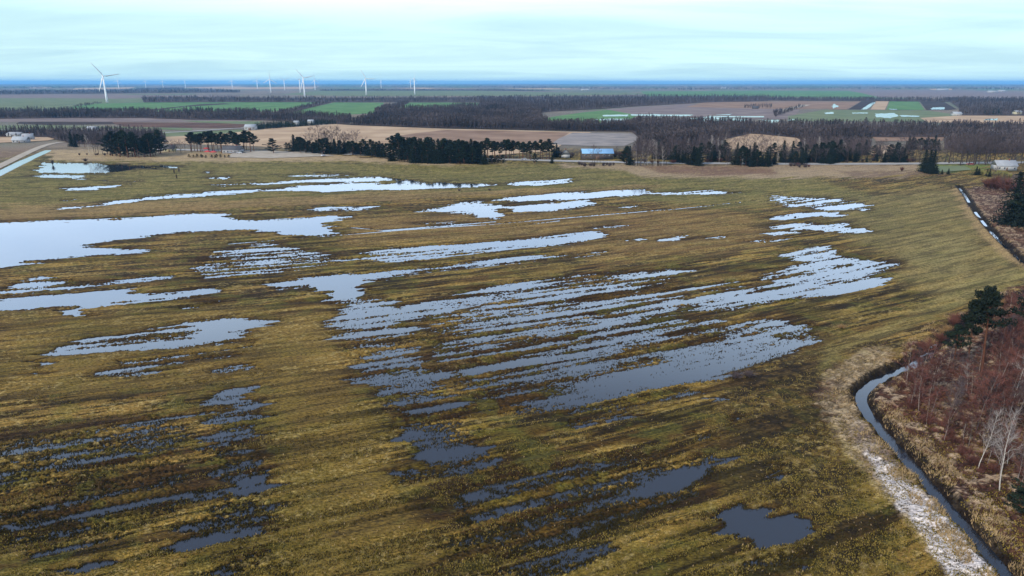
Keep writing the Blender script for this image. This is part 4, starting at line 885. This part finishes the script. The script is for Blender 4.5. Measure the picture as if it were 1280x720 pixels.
def house(name, u, v, L_, Wd, Hw, Hr, wall, roof, label, cat='house', rz=0, nwin=3, chim=True, group=None, hall=False):
    x, y = g(u, v); e = empty(name, (x, y, .3), rz, label, cat, group)
    m = MB(); m.box((0,0,Hw/2), (L_,Wd,Hw)); m.add([(-L_/2,-Wd/2,Hw),(-L_/2,Wd/2,Hw),(-L_/2,0,Hw+Hr),(L_/2,-Wd/2,Hw),(L_/2,Wd/2,Hw),(L_/2,0,Hw+Hr)], [(0,2,1),(3,4,5),(0,1,4,3)]); link('wall', m.mesh('wall', M[wall]), e)
    m = MB(); o = .5; k = Hr/(Wd/2); z0 = Hw-o*k+.04; t = .22
    for s in (-1, 1):
        a = [(-L_/2-o, s*(Wd/2+o), z0),(L_/2+o, s*(Wd/2+o), z0),(L_/2+o, 0, Hw+Hr+.04),(-L_/2-o, 0, Hw+Hr+.04)]
        m.add(a+[(p[0],p[1],p[2]+t) for p in a], [(0,1,2,3),(4,5,6,7),(0,1,5,4),(1,2,6,5),(3,0,4,7)])
    rf = link('roof', m.mesh('roof', M[roof]), e)
    if chim: m = MB(); m.box((L_*.2, 0, Hw+Hr+.3), (.7,.7,1.6)); link('chimney', m.mesh('chimney', M['wallred']), rf)
    ww, wh = (1.2, 1.3) if not hall else (2.2, 1.0); zc_ = min(Hw*.55, 1.7) if not hall else Hw*.68
    for i in range(nwin):
        if nwin > 1 and i == nwin//2: continue
        m = MB(); m.box((-L_/2+(i+.5)*L_/nwin, -Wd/2-.03, zc_), (ww,.1,wh)); f = link('window', m.mesh('window', M['wallwhite']), e)
        m = MB(); m.box((-L_/2+(i+.5)*L_/nwin, -Wd/2-.085, zc_), (ww-.24,.02,wh-.24)); link('pane', m.mesh('pane', M['glass']), f)
    m = MB(); dw, dh = (1.1, 2.1) if not hall else (3.4, 3.4); m.box((0, -Wd/2-.04, dh/2), (dw,.1,dh)); link('door', m.mesh('door', M['door']), e)
    return e
house('cabin', 707, 198, 6, 7, 2.6, 3.6, 'wallwhite', 'roofdark', 'small white cabin with a steep dark gable left of the blue hall', 'cabin', math.radians(88), 2)
house('hall', 746, 199.5, 25, 14, 5.0, 2.8, 'walldark', 'roofblue', 'long dark hall with a pale blue metal roof beside the highway', 'hall', 0, 5, False, hall=True)
house('barn', 314, 163.5, 13, 22, 4.6, 2.6, 'wallwhite', 'roofwhite', 'pale barn at the left end of the dark spruce belt', 'barn', math.radians(12), 3, False, hall=True)
house('barn', 371, 158.5, 7, 7, 5, 2.0, 'wallwhite', 'roofwhite', 'small white shed behind the middle of the dark spruce belt', 'shed', 0, 1, False)
house('barn', 389, 157, 8, 7, 5, 2.0, 'wallwhite', 'roofwhite', 'small white shed behind the right part of the dark spruce belt', 'shed', 0, 1, False)
house('farmhouse', 27, 178, 14, 8, 3.2, 3.0, 'wallgrey', 'roofwhite', 'low farmhouse with a pale roof, nearest the gravel track at far left', 'house', .1, 4)
house('farmhouse', 36, 174.5, 10, 8, 3.4, 3.2, 'wallgrey', 'roofgrey', 'grey roofed farmhouse behind the low pale roofed one', 'house', .4, 3)
house('barn', 20, 170.5, 16, 8, 3, 2.2, 'wallwhite', 'roofgrey', 'long pale outbuilding behind the far left farmhouses', 'barn', -.05, 4, False)
house('barn', 116, 163.5, 11, 8, 3, 2.4, 'wallwhite', 'roofwhite', 'lone white roofed barn behind the left pine clump', 'barn', 0, 3, False)
house('cottage', 213, 190, 9, 7, 3, 2.6, 'wallyellow', 'roofdark', 'yellowish cottage between the two left pine clumps', 'cottage', .2, 3)
house('inn', 292, 192, 16, 9, 3.4, 2.8, 'wallgrey', 'roofdark', 'dark roofed roadside inn under the pines right of the red canopies', 'house', 0, 5)
house('house', 1254, 212, 13, 9, 3.4, 3.2, 'wallwhite', 'roofgrey', 'white house with a grey roof beyond the willows at right', 'house', -.15, 4)
house('house', 1189, 175.5, 8, 7, 3.4, 2.6, 'wallwhite', 'roofwhite', 'small white house right of the dark pine line', 'house', .3, 2)
house('house', 1240, 168, 9, 7, 4, 2.6, 'wallwhite', 'roofgrey', 'pale house half hidden in the bare wood at right', 'house', 0, 3)
house('farmhouse', 1195, 143.5, 16, 10, 4, 3, 'wallwhite', 'roofwhite', 'white farmhouse at the left end of the far tan field', 'house', 0, 3)
house('farmhouse', 1271, 141.5, 14, 9, 5, 3, 'wallyellow', 'roofgrey', 'pale yellow farmhouse in the far wood at right', 'house', .2, 3)
house('house', 944, 137, 12, 9, 3.5, 3, 'walldark', 'roofdark', 'dark farmhouse among the reddish scrub on the far brown field', 'house', 0, 3)
for u, v, l_, lab in ((729,114.5,38,'left white shed of the far farm over the green strip'),(734,114.3,30,'right white shed of the far farm over the green strip'),(905,111.6,60,'bright white shed on the blue far plain right of centre'),(1178,111.5,90,'long pale warehouse on the right horizon'),(1240,113.8,60,'white barn on the far mauve field at right'),(1252,112.5,50,'farther pale barn behind the white one at right')):
    house('barn', u, v, l_, 20, 7, 4, 'wallwhite', 'roofwhite', lab, 'barn', 0, 3, False, hall=True)

# red canopies with posts and tables' benches are too small to show
CAN = ((258.5,190.5,'leftmost and farthest of the three red canopies'),(260,194.5,'middle one of the three red canopies'),(267.5,195,'rightmost of the three red canopies'))
cm = MB(); a = [(-2.6,-2.2,2.3),(2.6,-2.2,2.3),(2.6,2.2,2.3),(-2.6,2.2,2.3),(-1.2,0,3.5),(1.2,0,3.5)]; cm.add(a, [(0,1,5,4),(1,2,5),(2,3,4,5),(3,0,4),(0,3,2,1)])
CM = cm.mesh('canopy', M['canvasred']); pm = MB(); pm.tube([(0,0,0),(0,0,2.4)], [.06,.06], 6); PM = pm.mesh('post', M['metalpole'])
for u, v, lab in CAN:
    x, y = g(u, v); e = empty('garden_canopy', (x, y, .66), .1, lab, 'canopy', 'red canopies before the pines'); link('canopy', CM, e)
    for sx in (-2.3, 2.3):
        for sy in (-1.9, 1.9): link('post', PM, e, (sx, sy, 0))

# cars
def car_meshes(col, nm):
    m = bpy.data.materials.get(nm) or mat(nm, col, .35, .03, 1, spec=.5)
    b = MB(); prof = [(-2.15,.35),(-2.2,.75),(-1.9,.95),(-.95,1.0),(-.45,1.42),(1.05,1.46),(1.75,1.02),(2.15,.95),(2.2,.4)]
    vs = [(x_, s*.88*(1 if z_ < 1.1 else .82), z_) for s in (-1, 1) for x_, z_ in prof]; n = len(prof)
    fs = [tuple(range(n)), tuple(range(2*n-1, n-1, -1))] + [(i, (i+1) % n, n+(i+1) % n, n+i) for i in range(n)]
    b.add(vs, fs); B = b.mesh('body', m)
    w = MB()
    for s in (-1, 1): w.add([(-.78, s*.84, 1.06), (-.4, s*.76, 1.37), (1.0, s*.76, 1.4), (1.5, s*.84, 1.08)], [(0,1,2,3)])
    w.add([(-.93,-.7,1.05),(-.93,.7,1.05),(-.5,.62,1.40),(-.5,-.62,1.40)], [(0,1,2,3)]); w.add([(1.13,-.62,1.44),(1.13,.62,1.44),(1.72,.7,1.07),(1.72,-.7,1.07)], [(0,1,2,3)])
    G = w.mesh('windows', M['glass']); t = MB(); t.tube([(0,-.11,0),(0,.11,0)], [.33,.33], 14); return B, G, t.mesh('wheel', M['walldark'])
CARS = {'white': car_meshes((.75,.75,.76), 'white_car_paint'), 'silver': car_meshes((.45,.47,.5), 'silver_car_paint'), 'dark': car_meshes((.04,.045,.06), 'dark_car_paint'), 'red': car_meshes((.35,.04,.04), 'red_car_paint')}
for u, v, c, rz, lab in ((655,201.6,'silver',-.12,'silver car driving on the highway behind the pine row'), (299,193.2,'white',.3,'white car parked in front of the roadside inn'), (303,192.6,'dark',.3,'dark car parked right of the white one at the inn'),
                         (287,192.9,'silver',.4,'silver car parked at the left end of the inn'), (404,196.8,'white',1.2,'white car parked at the edge of the gravel yard'), (1212,206.5,'red',0,'red car parked beyond the lawn at right')):
    x, y = g(u, v); e = empty('parked_car' if 'parked' in lab else 'car', (x, y, .66), rz, lab, 'car'); B, G, Wh = CARS[c]
    link('body', B, e); link('windows', G, e)
    for sx in (-1.35, 1.35):
        for sy in (-.8, .8): link('wheel', Wh, e, (sx, sy, .33))
